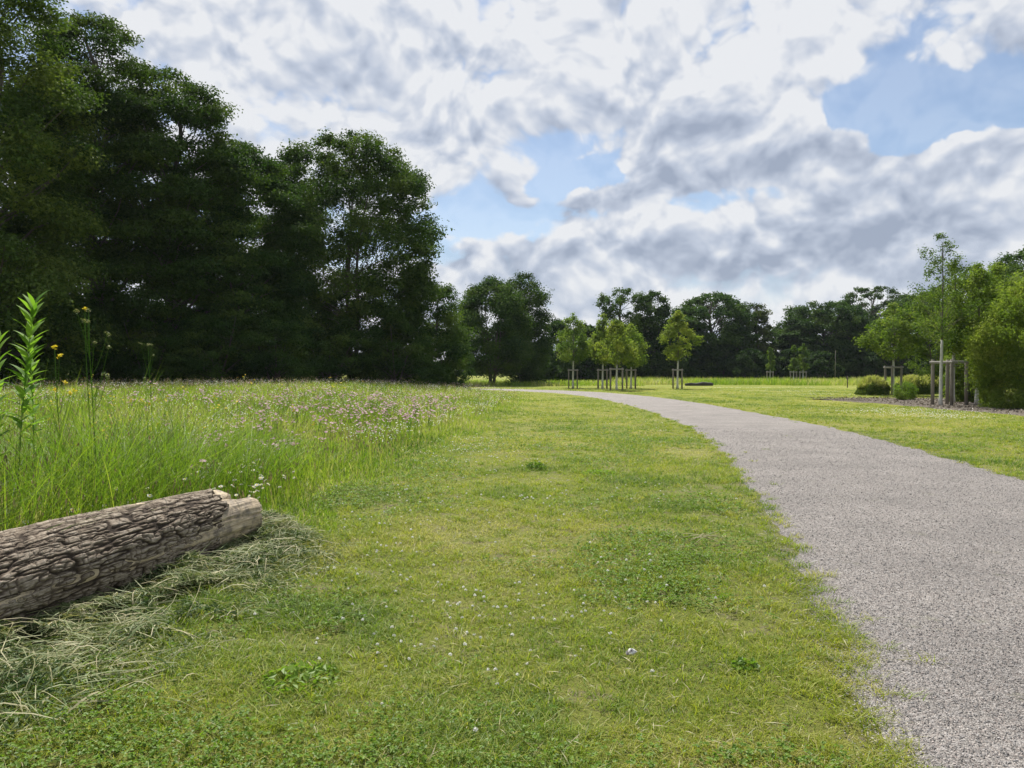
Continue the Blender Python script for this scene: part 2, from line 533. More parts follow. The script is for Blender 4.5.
P = polar(19000, 3.6, 1.9, 75)
X, Y = P.T
pd = path_dist(X, Y)
edge = PHW - .12 + (fbm(X * 2, Y * 2, seed=61, oct=3) - .5) * .5
keep = (pd > edge) & (meadow_in(X, Y) < .25) & ~in_poly(X, Y, BED)
bare = fbm(X * 2.6, Y * 2.6, seed=62, oct=3)
nearp = sstep(1 - (pd - PHW) / 1.2)
keep &= ~((bare + .16 * nearp > .62) & (rng.random(len(X)) < .75))
X, Y = X[keep], Y[keep]; pd = pd[keep]
d = np.hypot(X, Y)
lush = sstep((fbm(X * .8, Y * .8, seed=63, oct=3) - .5) * 5)
h = rng.uniform(.016, .05, len(X)) * (1 + .9 * lush) * np.minimum(1.4, 1 + d / 60)
h *= np.where(rng.random(len(X)) < .03, 1.8, 1)
w = rng.uniform(.002, .0036, len(X)) * (1 + d / 7)
tn = np.clip(patch_tint(X, Y) + rng.normal(0, .21, len(X)) - .22 * lush + .05, 0, 1)
tn = np.where(rng.random(len(X)) < .045, rng.uniform(.85, 1, len(X)), tn)
Vv, Fq, A = join_geo([blades(np.c_[X, Y, hgt(X, Y) - .004], h, w, rng.uniform(.4, 1.9, len(X)), 2, tn)])
tag(obj('lawn_grass', mesh_from('lawn_grass', Vv, Fq, {'tint': A}), M['lawn']), kind='stuff')
print('lawn blades', len(X))

# coarse tufts at random and along the verge
P = polar(60, 9, 2.2, 45)
X, Y = P.T
pd = path_dist(X, Y)
keep = ((pd > PHW - .2 - .4 * rng.random(len(X)) ** 8) | (rng.random(len(X)) < .002)) & (meadow_in(X, Y) < .3) & ~in_poly(X, Y, BED) & ((rng.random(len(X)) < .45) | (pd < PHW + .2))
X, Y = X[keep], Y[keep]
nb = 26
px_ = np.repeat(X, nb) + rng.normal(0, .035, len(X) * nb); py_ = np.repeat(Y, nb) + rng.normal(0, .035, len(X) * nb)
d = np.hypot(px_, py_)
tn = np.clip(np.repeat(rng.uniform(.2, .8, len(X)), nb) + rng.normal(0, .1, len(px_)), 0, 1)
Vv, Fq, A = join_geo([blades(np.c_[px_, py_, hgt(px_, py_)], rng.uniform(.035, .10, len(px_)), rng.uniform(.0026, .0042, len(px_)) * (1 + d / 12), rng.uniform(.4, 1.8, len(px_)), 3, tn)])
tag(obj('tufted_grass', mesh_from('tufted_grass', Vv, Fq, {'tint': A}), M['lawn']), kind='stuff')

# clover leaf patches
P = polar(5200, 4, 2.2, 22)
X, Y = P.T
cl = fbm(X * .75 + 9, Y * .75, seed=71, oct=3)
keep = (path_dist(X, Y) > PHW + .15) & (meadow_in(X, Y) < .2) & (rng.random(len(X)) < .55 * sstep((cl + .16 * (vnoise(X * 9, Y * 9, seed=72) - .5) - .5) / .22))
X, Y = X[keep], Y[keep]
d = np.hypot(X, Y)
hz = hgt(X, Y) + rng.uniform(.02, .07, len(X))
parts = []
lw = .014 * (1 + d / 14)
for k in range(3):
    a = rng.uniform(0, 2 * PI, len(X)) + k * 2.1
    nn = np.c_[np.cos(a) * .35, np.sin(a) * .35, np.ones(len(X))] + rng.normal(0, .25, (len(X), 3))
    parts.append(cards(np.c_[X + np.cos(a) * lw * .45, Y + np.sin(a) * lw * .45, hz], nn, lw, lw * .95, rng.random(len(X)), .1))
Vv, Fq, A = join_geo(parts)
tag(obj('clover_leaves', mesh_from('clover_leaves', Vv, Fq, {'tint': A}), M['clover']), kind='stuff')

# dry clippings lying in the lawn
P = polar(160, 5, 2.2, 26)
X, Y = P.T
keep = (path_dist(X, Y) > PHW - .1) & (meadow_in(X, Y) < .1)
X, Y = X[keep], Y[keep]
n = len(X)
Vv, Fq, A = join_geo([cards(np.c_[X, Y, hgt(X, Y) + rng.uniform(.02, .05, n)], np.c_[rng.normal(0, .5, (n, 2)), np.ones(n)], rng.uniform(.03, .10, n), .0035 * (1 + np.hypot(X, Y) / 9), rng.uniform(.5, 1, n))])
tag(obj('dry_grass_litter', mesh_from('dry_grass_litter', Vv, Fq, {'tint': A}), M['hay']), kind='stuff')

# ------------------------------------------------------------------ loose gravel
P = polar(13000, 2.6, 2.2, 22)
X, Y = P.T
pd = path_dist(X, Y)
keep = (pd < PHW + .02 + .2 * rng.random(len(X)) ** 4)
X, Y, pd = X[keep], Y[keep], pd[keep]
n = len(X)
base = np.array([(1, 0, 0), (-1, 0, 0), (0, 1, 0), (0, -1, 0), (0, 0, 1), (0, 0, -1)], float)
ft = np.array([(0, 2, 4), (2, 1, 4), (1, 3, 4), (3, 0, 4), (2, 0, 5), (1, 2, 5), (3, 1, 5), (0, 3, 5)])
sz = rng.uniform(.0018, .0048, n) * (1 + np.hypot(X, Y) / 16)
a = rng.uniform(0, 2 * PI, n)
V = base[None] * rng.uniform(.6, 1.3, (n, 6, 1)) * sz[:, None, None] * np.stack([rng.uniform(.8, 1.4, n), rng.uniform(.7, 1.1, n), rng.uniform(.45, .8, n)], 1)[:, None]
V = V + rng.normal(0, .12, V.shape) * sz[:, None, None]
ca, sa = np.cos(a)[:, None], np.sin(a)[:, None]
V = np.stack([V[..., 0] * ca - V[..., 1] * sa, V[..., 0] * sa + V[..., 1] * ca, V[..., 2]], -1)
V += np.stack([X, Y, hgt(X, Y) + .016 + .02 * np.clip(1 - (pd / PHW) ** 2, 0, 1)], 1)[:, None]
tag(obj('loose_gravel', mesh_from('loose_gravel', V.reshape(-1, 3), [(ft[None] + (np.arange(n) * 6)[:, None, None]).reshape(-1, 3)], {'tint': np.repeat(rng.random(n), 6)}), M['pebble']), kind='stuff')
print('pebbles', n)

# ------------------------------------------------------------------ log
AX0, AX1 = np.array([-3.62, 2.3]), np.array([-2.60, 7.22])
LL = np.linalg.norm(AX1 - AX0); R0, R1 = .335, .272
log = thing('fallen_log', 'thick felled tree log with furrowed bark and a stripped splintered end, on cut grass', 'log', (AX0[0], AX0[1], H1(*AX0)), -math.atan2(AX1[0] - AX0[0], AX1[1] - AX0[1]))
# local: y along the log, x across, z up


def log_axis(v):
    t = v / LL
    return .03 * np.sin(v * 1.3 + .5), (R0 + (R1 - R0) * t) - .045 + .0 * t, (R0 + (R1 - R0) * t) * (1 + .03 * np.sin(v * 2.1))


nu, nv = 760, 560
th = np.linspace(0, 2 * PI, nv, endpoint=False)
# angle: 0 = +x (side seen), pi/2 = up
bend = LL - .54 + .16 * np.sin(th * 1 - .6) + (fbm(np.cos(th) * 3, np.sin(th) * 3, seed=82, oct=5) - .5) * .46
uu = np.linspace(0, 1, nu)[:, None] * bend[None]
TH = np.broadcast_to(th, uu.shape)
ax, az, rr = log_axis(uu)
rc = .3
wx = fbm(np.cos(TH) * 2.2, np.sin(TH) * 2.2, uu * 2.0, 91, 3) - .5
# plates parted by narrow furrows that run along the log and meet in long lozenges
cx, cy = np.cos(TH) * rc * 33, np.sin(TH) * rc * 33
wz = (fbm(cx * .4, cy * .4, uu * 6, 96, 3) - .5) * 1.3
n1_ = vnoise(cx + wz, cy + wz, uu * 4.6, 92)
n2_ = vnoise(cx * 2.1 + 7 + wz, cy * 2.1 + wz, uu * 9, 93)
n3_ = fbm(cx * 3.2, cy * 3.2, uu * 26, 94, 4)
n4_ = vnoise(cx * .7 + 3, cy * .7, uu * 17 + wz * 1.5, 97)
fur = np.exp(-((n1_ - .5) / .085) ** 2)
fur2 = np.exp(-((n2_ - .5) / .075) ** 2) * .6
cross = np.exp(-((n4_ - .5) / .05) ** 2) * .45
hgt_b = np.clip(1 - np.maximum(np.maximum(fur, fur2), cross) - .55 * (n3_ - .35), 0, 1)
edge_f = sstep((np.linspace(1, 0, nu)[:, None]) * 90)
RR = rr + .006 + (.002 + .016 * hgt_b) * edge_f + (fbm(np.cos(TH) * 1.2, np.sin(TH) * 1.2, uu * 1.1, 95, 3) - .5) * .05 - .02 * (1 - edge_f)
V = np.stack([ax + RR * np.cos(TH), uu, az + RR * np.sin(TH)], -1).reshape(-1, 3)
i, j = np.meshgrid(np.arange(nu - 1), np.arange(nv), indexing='ij'); j2 = (j + 1) % nv
q = np.stack([i * nv + j, i * nv + j2, (i + 1) * nv + j2, (i + 1) * nv + j], -1).reshape(-1, 4)
obj('bark', mesh_from('bark', V, [q], {'ridge': hgt_b.ravel()}, smooth=True), M['bark'], log)
# bare core, whole length so the log stays solid; splintered end
nu, nv = 120, 180
th = np.linspace(0, 2 * PI, nv, endpoint=False)
up = np.sin(th)
endl = LL - .21 * (th > .85) * (th < 2.9) + .05 * (fbm(np.cos(th) * 7, np.sin(th) * 7, seed=84, oct=5) - .5) * 2.2
notch = np.exp(-((th - 1.05) / .13) ** 2) * .10 + np.exp(-((th - 2.1) / .2) ** 2) * .06
endl = endl - notch
uu = (np.r_[np.linspace(0, .75, 20), np.linspace(.76, 1, nu - 20)])[:, None] * endl[None]
TH = np.broadcast_to(th, uu.shape)
ax, az, rr = log_axis(uu)
g = fbm(np.cos(TH) * 8, np.sin(TH) * 8, uu * .9, 85, 4) - .5
crack = np.exp(-((TH - 1.06) / .05) ** 2) * .03 + np.exp(-((TH - .2 - .05 * np.sin(uu * 6)) / .03) ** 2) * .014
RR = rr + g * .035 - crack + .018 * np.cos(3 * TH) - .02 * sstep((uu - endl[None] + .06) / .06)
V = np.stack([ax + RR * np.cos(TH), uu, az + RR * np.sin(TH)], -1)
rings = [V.reshape(-1, 3)]
lastc = np.array([0, 0, 0.])
ex, ez, er = log_axis(np.array([LL]))
for kf in (.75, .5, .25, .04):
    rv = V[-1].copy(); c = np.array([ex[0], 0, ez[0]])
    rv[:, 0] = c[0] + (rv[:, 0] - c[0]) * kf; rv[:, 2] = c[2] + (rv[:, 2] - c[2]) * kf
    rv[:, 1] = V[-1][:, 1] * kf + (1 - kf) * (LL - .03) + (vnoise(th * 6, th * 0 + kf * 9, seed=88) - .5) * .05
    rings.append(rv)
V = np.vstack(rings); nt = nu + 4
i, j = np.meshgrid(np.arange(nt - 1), np.arange(nv), indexing='ij'); j2 = (j + 1) % nv
q = np.stack([i * nv + j, i * nv + j2, (i + 1) * nv + j2, (i + 1) * nv + j], -1).reshape(-1, 4)
o = obj('bare_wood', mesh_from('bare_wood', V, [q, np.array([np.arange(nv) + (nt - 1) * nv])], smooth=True), M['bare'], log)
o['label'] = 'pale stripped and splintered end of the log'


def log_off(X, Y):
    """signed distance across from the log axis (positive = path side) and position along"""
    d = (AX1 - AX0) / LL
    rx, ry = X - AX0[0], Y - AX0[1]
    return rx * d[1] - ry * d[0], rx * d[0] + ry * d[1]


# ------------------------------------------------------------------ cut hay along the log
HN = 64000
al = rng.uniform(-.6, LL + .55, HN); ac = rng.gamma(2.0, .30, HN) - .1
ac = np.where(al > LL - .3, ac * .75 - .15, ac)
lim = np.interp(al, [-.6, 1.5, 3.0, 4.2, LL, LL + .55], [1.7, 1.5, 1.35, 1.2, 1.0, .45])
dens = fbm(al * 1.8, ac * 2.2, seed=101, oct=3)
keep = (ac < lim + rng.normal(0, .26, HN)) & (dens > .30) & (ac > -.35)
keep &= (al > LL + .02) | (ac > .10)
al, ac = al[keep], ac[keep]
dv = (AX1 - AX0) / LL
hx = AX0[0] + dv[0] * al + dv[1] * ac; hy = AX0[1] + dv[1] * al - dv[0] * ac
mound = np.clip(1 - ac / np.maximum(lim[keep], .2), 0, 1) ** .7 * (.02 + .42 * np.maximum(0, fbm(al * 2.4, ac * 3, seed=102, oct=3) - .22))
n = len(hx)
isleaf = rng.random(n) < .80
# stems
k = ~isleaf
m_ = k.sum(); S = 4
ln = rng.gamma(2.5, .07, m_) + .04; yaw = rng.normal(.6, .7, m_) + (vnoise(hx[k] * 2, hy[k] * 2, seed=104) - .5) * 3 + np.where(rng.random(m_) < .4, rng.uniform(0, 6.3, m_), 0)
curv = rng.normal(0, .55, m_)
sv = np.linspace(-.5, .5, S + 1)
ang = yaw[:, None] + curv[:, None] * sv[None]
cx = hx[k][:, None] + ln[:, None] * sv[None] * np.cos(ang); cy = hy[k][:, None] + ln[:, None] * sv[None] * np.sin(ang)
zz = hgt(cx, cy) + (mound[k] * rng.random(m_) ** .5 + .015)[:, None] + (rng.normal(0, .18, m_) * ln)[:, None] * sv[None] + rng.uniform(0, .05, m_)[:, None] * (1 - 4 * sv[None] ** 2)
c = np.stack([cx, cy, zz], -1)
wv = rng.uniform(.0015, .0065, m_)[:, None, None] * .5 * np.array([.7, 1, 1, .9, .5])[None, :, None]
sd = np.stack([-np.sin(ang), np.cos(ang), rng.normal(0, .6, m_)[:, None] + 0 * ang], -1)
V = np.empty((m_, 2 * S + 2, 3)); V[:, 0::2] = c - sd * wv; V[:, 1::2] = c + sd * wv
b = (np.arange(m_) * (2 * S + 2))[:, None]
q = np.vstack([np.stack([b + 2 * t, b + 2 * t + 1, b + 2 * t + 3, b + 2 * t + 2], -1).reshape(-1, 4) for t in range(S)])
st = (V.reshape(-1, 3), q, np.zeros((0, 3), int), np.repeat(np.clip(rng.normal(.55, .28, m_), 0, 1), 2 * S + 2))
k = isleaf; m_ = k.sum()
lf = cards(np.c_[hx[k], hy[k], hgt(hx[k], hy[k]) + mound[k] * rng.random(m_) ** .4 + rng.uniform(.005, .03, m_)], np.c_[rng.normal(0, .7, (m_, 2)), np.ones(m_)], rng.uniform(.02, .075, m_), rng.uniform(.006, .022, m_), np.clip(rng.normal(.26, .2, m_) + (fbm(hx[k] * 3, hy[k] * 3, seed=105, oct=2) - .5) * .8, 0, 1), .3)
Vv, Fq, A = join_geo([st, lf])
tag(obj('cut_hay', mesh_from('cut_hay', Vv, Fq, {'tint': A}), M['hay']), kind='stuff')

# ------------------------------------------------------------------ meadow grass
P = np.vstack([polar(5200, 5.0, 2.0, 62, .78)])
X, Y = P.T
mi = meadow_in(X, Y)
la, ll_ = log_off(X, Y)
onlog = (np.abs(la) < .36) & (ll_ > -.3) & (ll_ < LL + .05)
front = (la > 0) & (ll_ < LL + .1)
keep = (mi > -.15) & ~onlog & ~front & (path_dist(X, Y) > PHW + .3)
X, Y, mi = X[keep], Y[keep], mi[keep]
d = np.hypot(X, Y)
tall = np.interp(mi, [-.15, .8, 2.0, 4], [.07, .17, .38, .58]) * (.45 + 1.1 * fbm(X * .7, Y * .5, seed=111, oct=4))
tall *= np.interp(d, [4, 9, 16, 60], [1.25, 1.05, .9, .75])
tall = tall + .42 * sstep((-2.75 - X) / 1.3) * sstep((12 - Y) / 4.5)
h = tall * rng.uniform(.45, 1.15, len(X))
w = rng.uniform(.003, .0062, len(X)) * (1 + d / 9)
tn = np.clip(.44 + (fbm(X * .45, Y * .35, seed=112, oct=3) - .5) * 1.5 + rng.normal(0, .21, len(X)), 0, 1)
tn = np.where(rng.random(len(X)) < .13, rng.uniform(.8, 1, len(X)), tn)
B1 = blades(np.c_[X, Y, hgt(X, Y) - .01], h, w, rng.uniform(.1, 1.0, len(X)), 4, tn)
# rank arching grass behind the log and out to the picture edge
n = 21000
rx_ = rng.uniform(-8.5, -2.6, n); ry_ = rng.uniform(4.2, 11.5, n)
tus = vnoise(rx_ * 1.6, ry_ * 1.6, seed=116)
la, ll_ = log_off(rx_, ry_)
k = (tus > .38) & (la < -.40) & (rng.random(n) < sstep((-rx_ - 2.5 + .04 * (11 - ry_)) / 1.2)) & (np.abs(rx_) < ry_ * .85 + .5)
rx_, ry_, tus = rx_[k], ry_[k], tus[k]; n = len(rx_)
hh = rng.uniform(.7, 1.4, n) * (.65 + .6 * tus) * np.interp(ry_, [4, 7, 9, 11.5], [1.05, 1.2, 1.0, .6])
hh = hh * (1 + .35 * np.exp(-((rx_ + 4.15) / .9) ** 2 - ((ry_ - 6.0) / .8) ** 2))
BR = blades(np.c_[rx_, ry_, hgt(rx_, ry_) - .01], hh, rng.uniform(.005, .009, n), rng.uniform(.15, 1.1, n), 6, np.clip(rng.normal(.24, .2, n), 0, 1))
# far bands of rough grass by the treeline and behind the path
def band(n, x0, x1, y0, y1, hh, ww, edge=lambda x: 0):
    x = rng.uniform(x0, x1, n); y = rng.uniform(y0, y1, n)
    y = y0 + (y - y0) + edge(x)
    t = np.clip(.62 + (fbm(x * .3, y * .3, seed=113, oct=3) - .5) * 1.5 + rng.normal(0, .15, n), 0, 1)
    k = (path_dist(x, y) > PHW + 1) & (meadow_edge(y) - x < -1)
    x, y, t = x[k], y[k], t[k]; n = len(x)
    return blades(np.c_[x, y, hgt(x, y)], rng.uniform(.4, 1.2, n) * hh * (.6 + .8 * fbm(x * .25, y * .25, seed=114, oct=3)), np.full(n, ww), rng.uniform(.1, .9, n), 3, t)
B2 = band(30000, 14, 85, 86, 112, .85, .05, lambda x: 2.5 * np.sin(x * .13))
B3 = band(9000, -14, 14, 80, 105, .6, .05)
Vv, Fq, A = join_geo([B1, B2, B3, BR])
tag(obj('meadow_grass', mesh_from('meadow_grass', Vv, Fq, {'tint': A}), M['meadow']), kind='stuff')
print('meadow blades', len(X))

# seeding grass stalks: thin stems with dark heads
P = polar(190, 7, 3.2, 45, .75)
X, Y = P.T
mi = meadow_in(X, Y); la, ll_ = log_off(X, Y)
keep = (mi > .5) & ~((np.abs(la) < .4) & (ll_ < LL)) & ~((la > 0) & (ll_ < LL + .2))
X, Y, mi = X[keep], Y[keep], mi[keep]
n = len(X); d = np.hypot(X, Y)
hh = rng.uniform(.4, .72, n) * np.interp(mi, [.5, 3], [.7, 1.0]) + .45 * sstep((-2.75 - X) / 1.3) * sstep((12 - Y) / 4.5)
P3 = np.c_[X, Y, hgt(X, Y)]
st = blades(P3, hh, .003 * (1 + d / 10), rng.uniform(.05, .35, n), 3, rng.uniform(.5, .95, n))
Vv, Fq, A = join_geo([st])
tag(obj('meadow_stalks_grass', mesh_from('meadow_stalks', Vv, Fq, {'tint': A}), M['meadow']), kind='stuff')
tips = st[0].reshape(n, 7, 3)[:, -1]
hl = rng.uniform(.03, .06, n)
parts = []
for k in range(3):
    a = rng.uniform(0, PI, n)
    nn = np.c_[np.cos(a), np.sin(a), 0 * a]
    t3 = np.c_[rng.normal(0, .12, (n, 2)), np.ones(n)] * hl[:, None]
    sdv = np.c_[-np.sin(a), np.cos(a), 0 * a] * (.0045 * (1 + d / 18))[:, None]
    V = np.stack([tips - t3 * .8, tips + sdv - t3 * .2, tips + t3 * .5, tips - sdv - t3 * .2], 1).reshape(-1, 3)
    parts.append((V, np.arange(4 * n).reshape(n, 4), np.zeros((0, 3), int), np.repeat(rng.random(n), 4)))
Vv, Fq, A = join_geo(parts)
tag(obj('grass_seed_heads', mesh_from('grass_seed_heads', Vv, Fq, {'tint': A}), M['seed']), kind='stuff')


# ------------------------------------------------------------------ flowers
def flower_mesh(kind, seed):
    r = np.random.default_rng(seed)
    V, Fs, A, Mi, n = [], [], [], [], 0

    def put(v, f, mi, tint):
        nonlocal n
        V.append(np.asarray(v)); Fs.append((np.asarray(f) + n, mi)); A.append(np.full(len(v), tint)); n += len(v)
    hgt_ = {'pink': .55, 'daisy': .5, 'clover': .085, 'yellow': .6}[kind]
    heads = {'pink': 6, 'daisy': 1, 'clover': 1, 'yellow': 3}[kind]
    for hd in range(heads):
        a = r.uniform(0, 6.28); sp = {'pink': .09, 'daisy': .05, 'clover': .015, 'yellow': .12}[kind] * r.uniform(.4, 1)
        top = np.array([math.cos(a) * sp, math.sin(a) * sp, hgt_ * r.uniform(.8, 1.0)])
        w = .0016 if kind != 'clover' else .0010
        b0 = np.array([0, 0, -.02]) if hd == 0 else np.array([0, 0, hgt_ * .45])
        for (e) in ((w, 0, 0), (0, w, 0)):
            e = np.array(e); put([b0 - e, b0 + e, top + e, top - e], [(0, 1, 2, 3)], 0, r.uniform(.2, .6))
        if kind == 'clover':
            for _ in range(16):
                d_ = r.normal(size=3); d_[2] = abs(d_[2]) * .8 - .1; d_ /= np.linalg.norm(d_)
                c = top + d_ * .0075; s_ = np.cross(d_, r.normal(size=3)); s_ /= np.linalg.norm(s_); u_ = np.cross(d_, s_)
                s_ *= .0035; u_ *= .0035
                put([c - s_ - u_, c + s_ - u_, c + s_ + u_ + d_ * .004, c - s_ + u_ + d_ * .004], [(0, 1, 2, 3)], 1, r.random())
        else:
            tilt = r.normal(0, .35, 2); nr = np.array([tilt[0], tilt[1], 1.0]); nr /= np.linalg.norm(nr)
            t1 = np.cross(nr, [1, .2, 0]); t1 /= np.linalg.norm(t1); t2 = np.cross(nr, t1)
            npet, pl, pw = {'pink': (5, .024, .011), 'daisy': (11, .022, .009), 'yellow': (12, .018, .008)}[kind]
            for p_ in range(npet):
                an = 2 * PI * p_ / npet + r.normal(0, .15); dr = t1 * math.cos(an) + t2 * math.sin(an); sd_ = np.cross(nr, dr)
                put([top, top + dr * pl * .55 + sd_ * pw + nr * .003, top + dr * pl - nr * r.uniform(-.008, .006), top + dr * pl * .55 - sd_ * pw + nr * .003], [(0, 1, 2, 3)], 1, r.random())
            if kind == 'daisy':
                k_ = np.linspace(0, 2 * PI, 8, endpoint=False)
                put(top + nr * .004 + (np.cos(k_)[:, None] * t1 + np.sin(k_)[:, None] * t2) * .008, [tuple(range(8))], 2, .5)
    V = np.vstack(V); A = np.concatenate(A)
    q = [(f, m) for f, m in Fs if f.shape[1] == 4]; o8 = [(f, m) for f, m in Fs if f.shape[1] == 8]
    faces = [np.vstack([f for f, m in q])] + ([np.vstack([f for f, m in o8])] if o8 else [])
    mi = [np.concatenate([np.full(len(f), m) for f, m in q])] + ([np.concatenate([np.full(len(f), m) for f, m in o8])] if o8 else [])
    me = mesh_from(kind + '_flower', V, faces, {'tint': A}, matidx=mi)
    me.materials.append(M['plant']); me.materials.append({'pink': M['pink'], 'daisy': M['white'], 'clover': M['white'], 'yellow': M['yellow']}[kind])
    if kind == 'daisy': me.materials.append(M['yellow'])
    return me


def place_flowers(kind, name, label, cat, group, pts, scale):
    meshes = [flower_mesh(kind, 300 + k) for k in range(5)]
    for me in meshes[:5]: pass
    for k, (x, y) in enumerate(pts):
        o = bpy.data.objects.new(name, meshes[k % 5]); COL.objects.link(o)
        o.location = (x, y, H1(x, y)); o.rotation_euler = (0, 0, rng.uniform(0, 6.28))
        sx = scale(x, y); o.scale = (sx, sx, sx)
        tag(o, label, cat, group)


def patches(spec):
    out = []
    for px, dd, sx, sy, n in spec:
        x0 = at(px, dd)
        out.append(np.c_[rng.normal(x0, sx, n), rng.normal(dd, sy, n)])
    return np.vstack(out)


def ok_meadow(p, lo=.35):
    la, ll_ = log_off(p[:, 0], p[:, 1])
    return p[(meadow_in(p[:, 0], p[:, 1]) > lo) & ~((la > -.5) & (ll_ < LL + .1)) & (p[:, 1] > 5) & (np.abs(p[:, 0]) < p[:, 1] * .75)]


PINK = [(413, 22, 1.1, 2.6, 60), (435, 17, .7, 1.6, 30), (350, 26, 1.6, 3, 60), (270, 28, 2.2, 4, 70), (380, 17, 1.0, 1.2, 30), (290, 13, .8, 1.0, 18), (240, 11, .6, .8, 12), (205, 20, 1.6, 2, 30),
        (470, 36, 2.2, 3, 30), (500, 44, 2.0, 3, 40), (330, 36, 5, 5, 30), (200, 32, 5, 5, 30), (400, 19, 1.3, 2.4, 40), (330, 20, 1.6, 2, 40), (300, 16, 1.6, 2, 30), (60, 9, .8, 1.0, 10)]
p = ok_meadow(patches(PINK))
dd = np.hypot(*p.T); order = np.argsort(dd); pn, pf = p[order[:300]], p[order[300:]]
place_flowers('pink', 'pink_wildflower', 'wispy pink wildflower on a thin stem among the tall meadow grass', 'flower', 'pink wildflowers in the meadow', pn, lambda x, y: rng.uniform(.85, 1.3) * (1 + math.hypot(x, y) / 110))
P = polar(34, 16, 6, 50, .72)
mi = meadow_in(P[:, 0], P[:, 1])
p = ok_meadow(P); p = p[(vnoise(p[:, 0] * .5, p[:, 1] * .4, seed=131) > .42)]
dd = np.hypot(*p.T); order = np.argsort(dd); dn, df = p[order[:200]], p[order[200:]]
place_flowers('daisy', 'white_daisy', 'white daisy with a yellow eye standing in the tall meadow grass', 'flower', 'white daisies in the meadow', dn, lambda x, y: rng.uniform(.75, 1.15))
YEL = [(60, 8.2, .12, .2, 3), (75, 9, .3, .4, 4), (130, 12, .8, 1, 6), (95, 11, .4, .6, 4), (200, 26, 4, 4, 14), (40, 10, .7, 1.2, 10), (150, 16, 1.5, 2, 12), (300, 24, 2.5, 4, 10)]
p = ok_meadow(patches(YEL))
place_flowers('yellow', 'yellow_wildflower', 'small yellow daisy-like wildflower raised above the meadow grass', 'flower', 'yellow wildflowers in the meadow', p, lambda x, y: rng.uniform(1.1, 1.6))


# the rest of the meadow's flowers, far off: one mass of petals
def petal_mass(name, pts, mat, zl, zh, size, per=3):
    x = np.repeat(pts[:, 0], per) + rng.normal(0, .06, len(pts) * per); y = np.repeat(pts[:, 1], per) + rng.normal(0, .06, len(pts) * per)
    n = len(x); d = np.hypot(x, y)
    Vv, Fq, A = join_geo([cards(np.c_[x, y, hgt(x, y) + rng.uniform(zl, zh, n)], np.c_[rng.normal(0, .5, (n, 2)), np.ones(n) * .8], size * (1 + d / 60), size * .8 * (1 + d / 60), rng.random(n))])
    tag(obj(name, mesh_from(name, Vv, Fq, {'tint': A}), mat), kind='stuff')


xs = np.c_[rng.uniform(-30, 1.2, 6000), rng.uniform(22, 60, 6000)]
mk = fbm(xs[:, 0] * .25, xs[:, 1] * .2, seed=141, oct=3)
far_p = ok_meadow(xs[(mk > .54)], .8)[:450]
petal_mass('far_pink_flowers', np.vstack([pf, far_p]), M['pink'], .34, .6, .030)
far_w = ok_meadow(xs[(mk < .52)], .8)[:260]
petal_mass('far_white_flowers', np.vstack([df, far_w]), M['white'], .32, .56, .026, 2)

# clover heads on the mown lawn, one by one
spec = [(440, 5.4, .45, .35, 34), (470, 4.6, .5, .4, 30), (560, 5.0, .5, .4, 24), (600, 6.2, .4, .4, 16), (400, 8.5, .5, .8, 24), (450, 8.8, .5, .8, 26), (530, 8.8, .4, .8, 20), (390, 6.8, .25, .4, 20), (330, 6.0, .3, .3, 12),
        (360, 4.3, .3, .3, 14), (520, 12, .8, 1.2, 20), (460, 13, .5, 1, 24), (620, 9.5, .5, .8, 18), (690, 9, .4, .6, 12), (640, 5.2, .3, .3, 10), (560, 3.9, .3, .2, 8)]
p = patches(spec)
p = p[(path_dist(p[:, 0], p[:, 1]) > PHW + .2) & (meadow_in(p[:, 0], p[:, 1]) < 0)]
la, ll_ = log_off(p[:, 0], p[:, 1]); p = p[~((la < 1.35) & (ll_ < LL + .3))]; p = p[rng.permutation(len(p))][:260]
place_flowers('clover', 'clover_blossom', 'round white clover head poking out of the mown lawn', 'flower', 'white clover heads on the mown lawn', p, lambda x, y: rng.uniform(.55, .85) * (1 + math.hypot(x, y) / 24))
far = patches([(468, 16, .6, 1.4, 160), (905, 30, 1.5, 1.3, 500), (940, 27, .8, 1.0, 250), (780, 60, 3, 1, 160), (840, 52, 3, 1, 160), (750, 72, 5, .8, 200), (650, 22, 1, 3, 50)])
far = far[(path_dist(far[:, 0], far[:, 1]) > PHW + .2) & ~in_poly(far[:, 0], far[:, 1], BED)]
petal_mass('clover_flower_drift', far, M['white'], .03, .08, .026, 1)


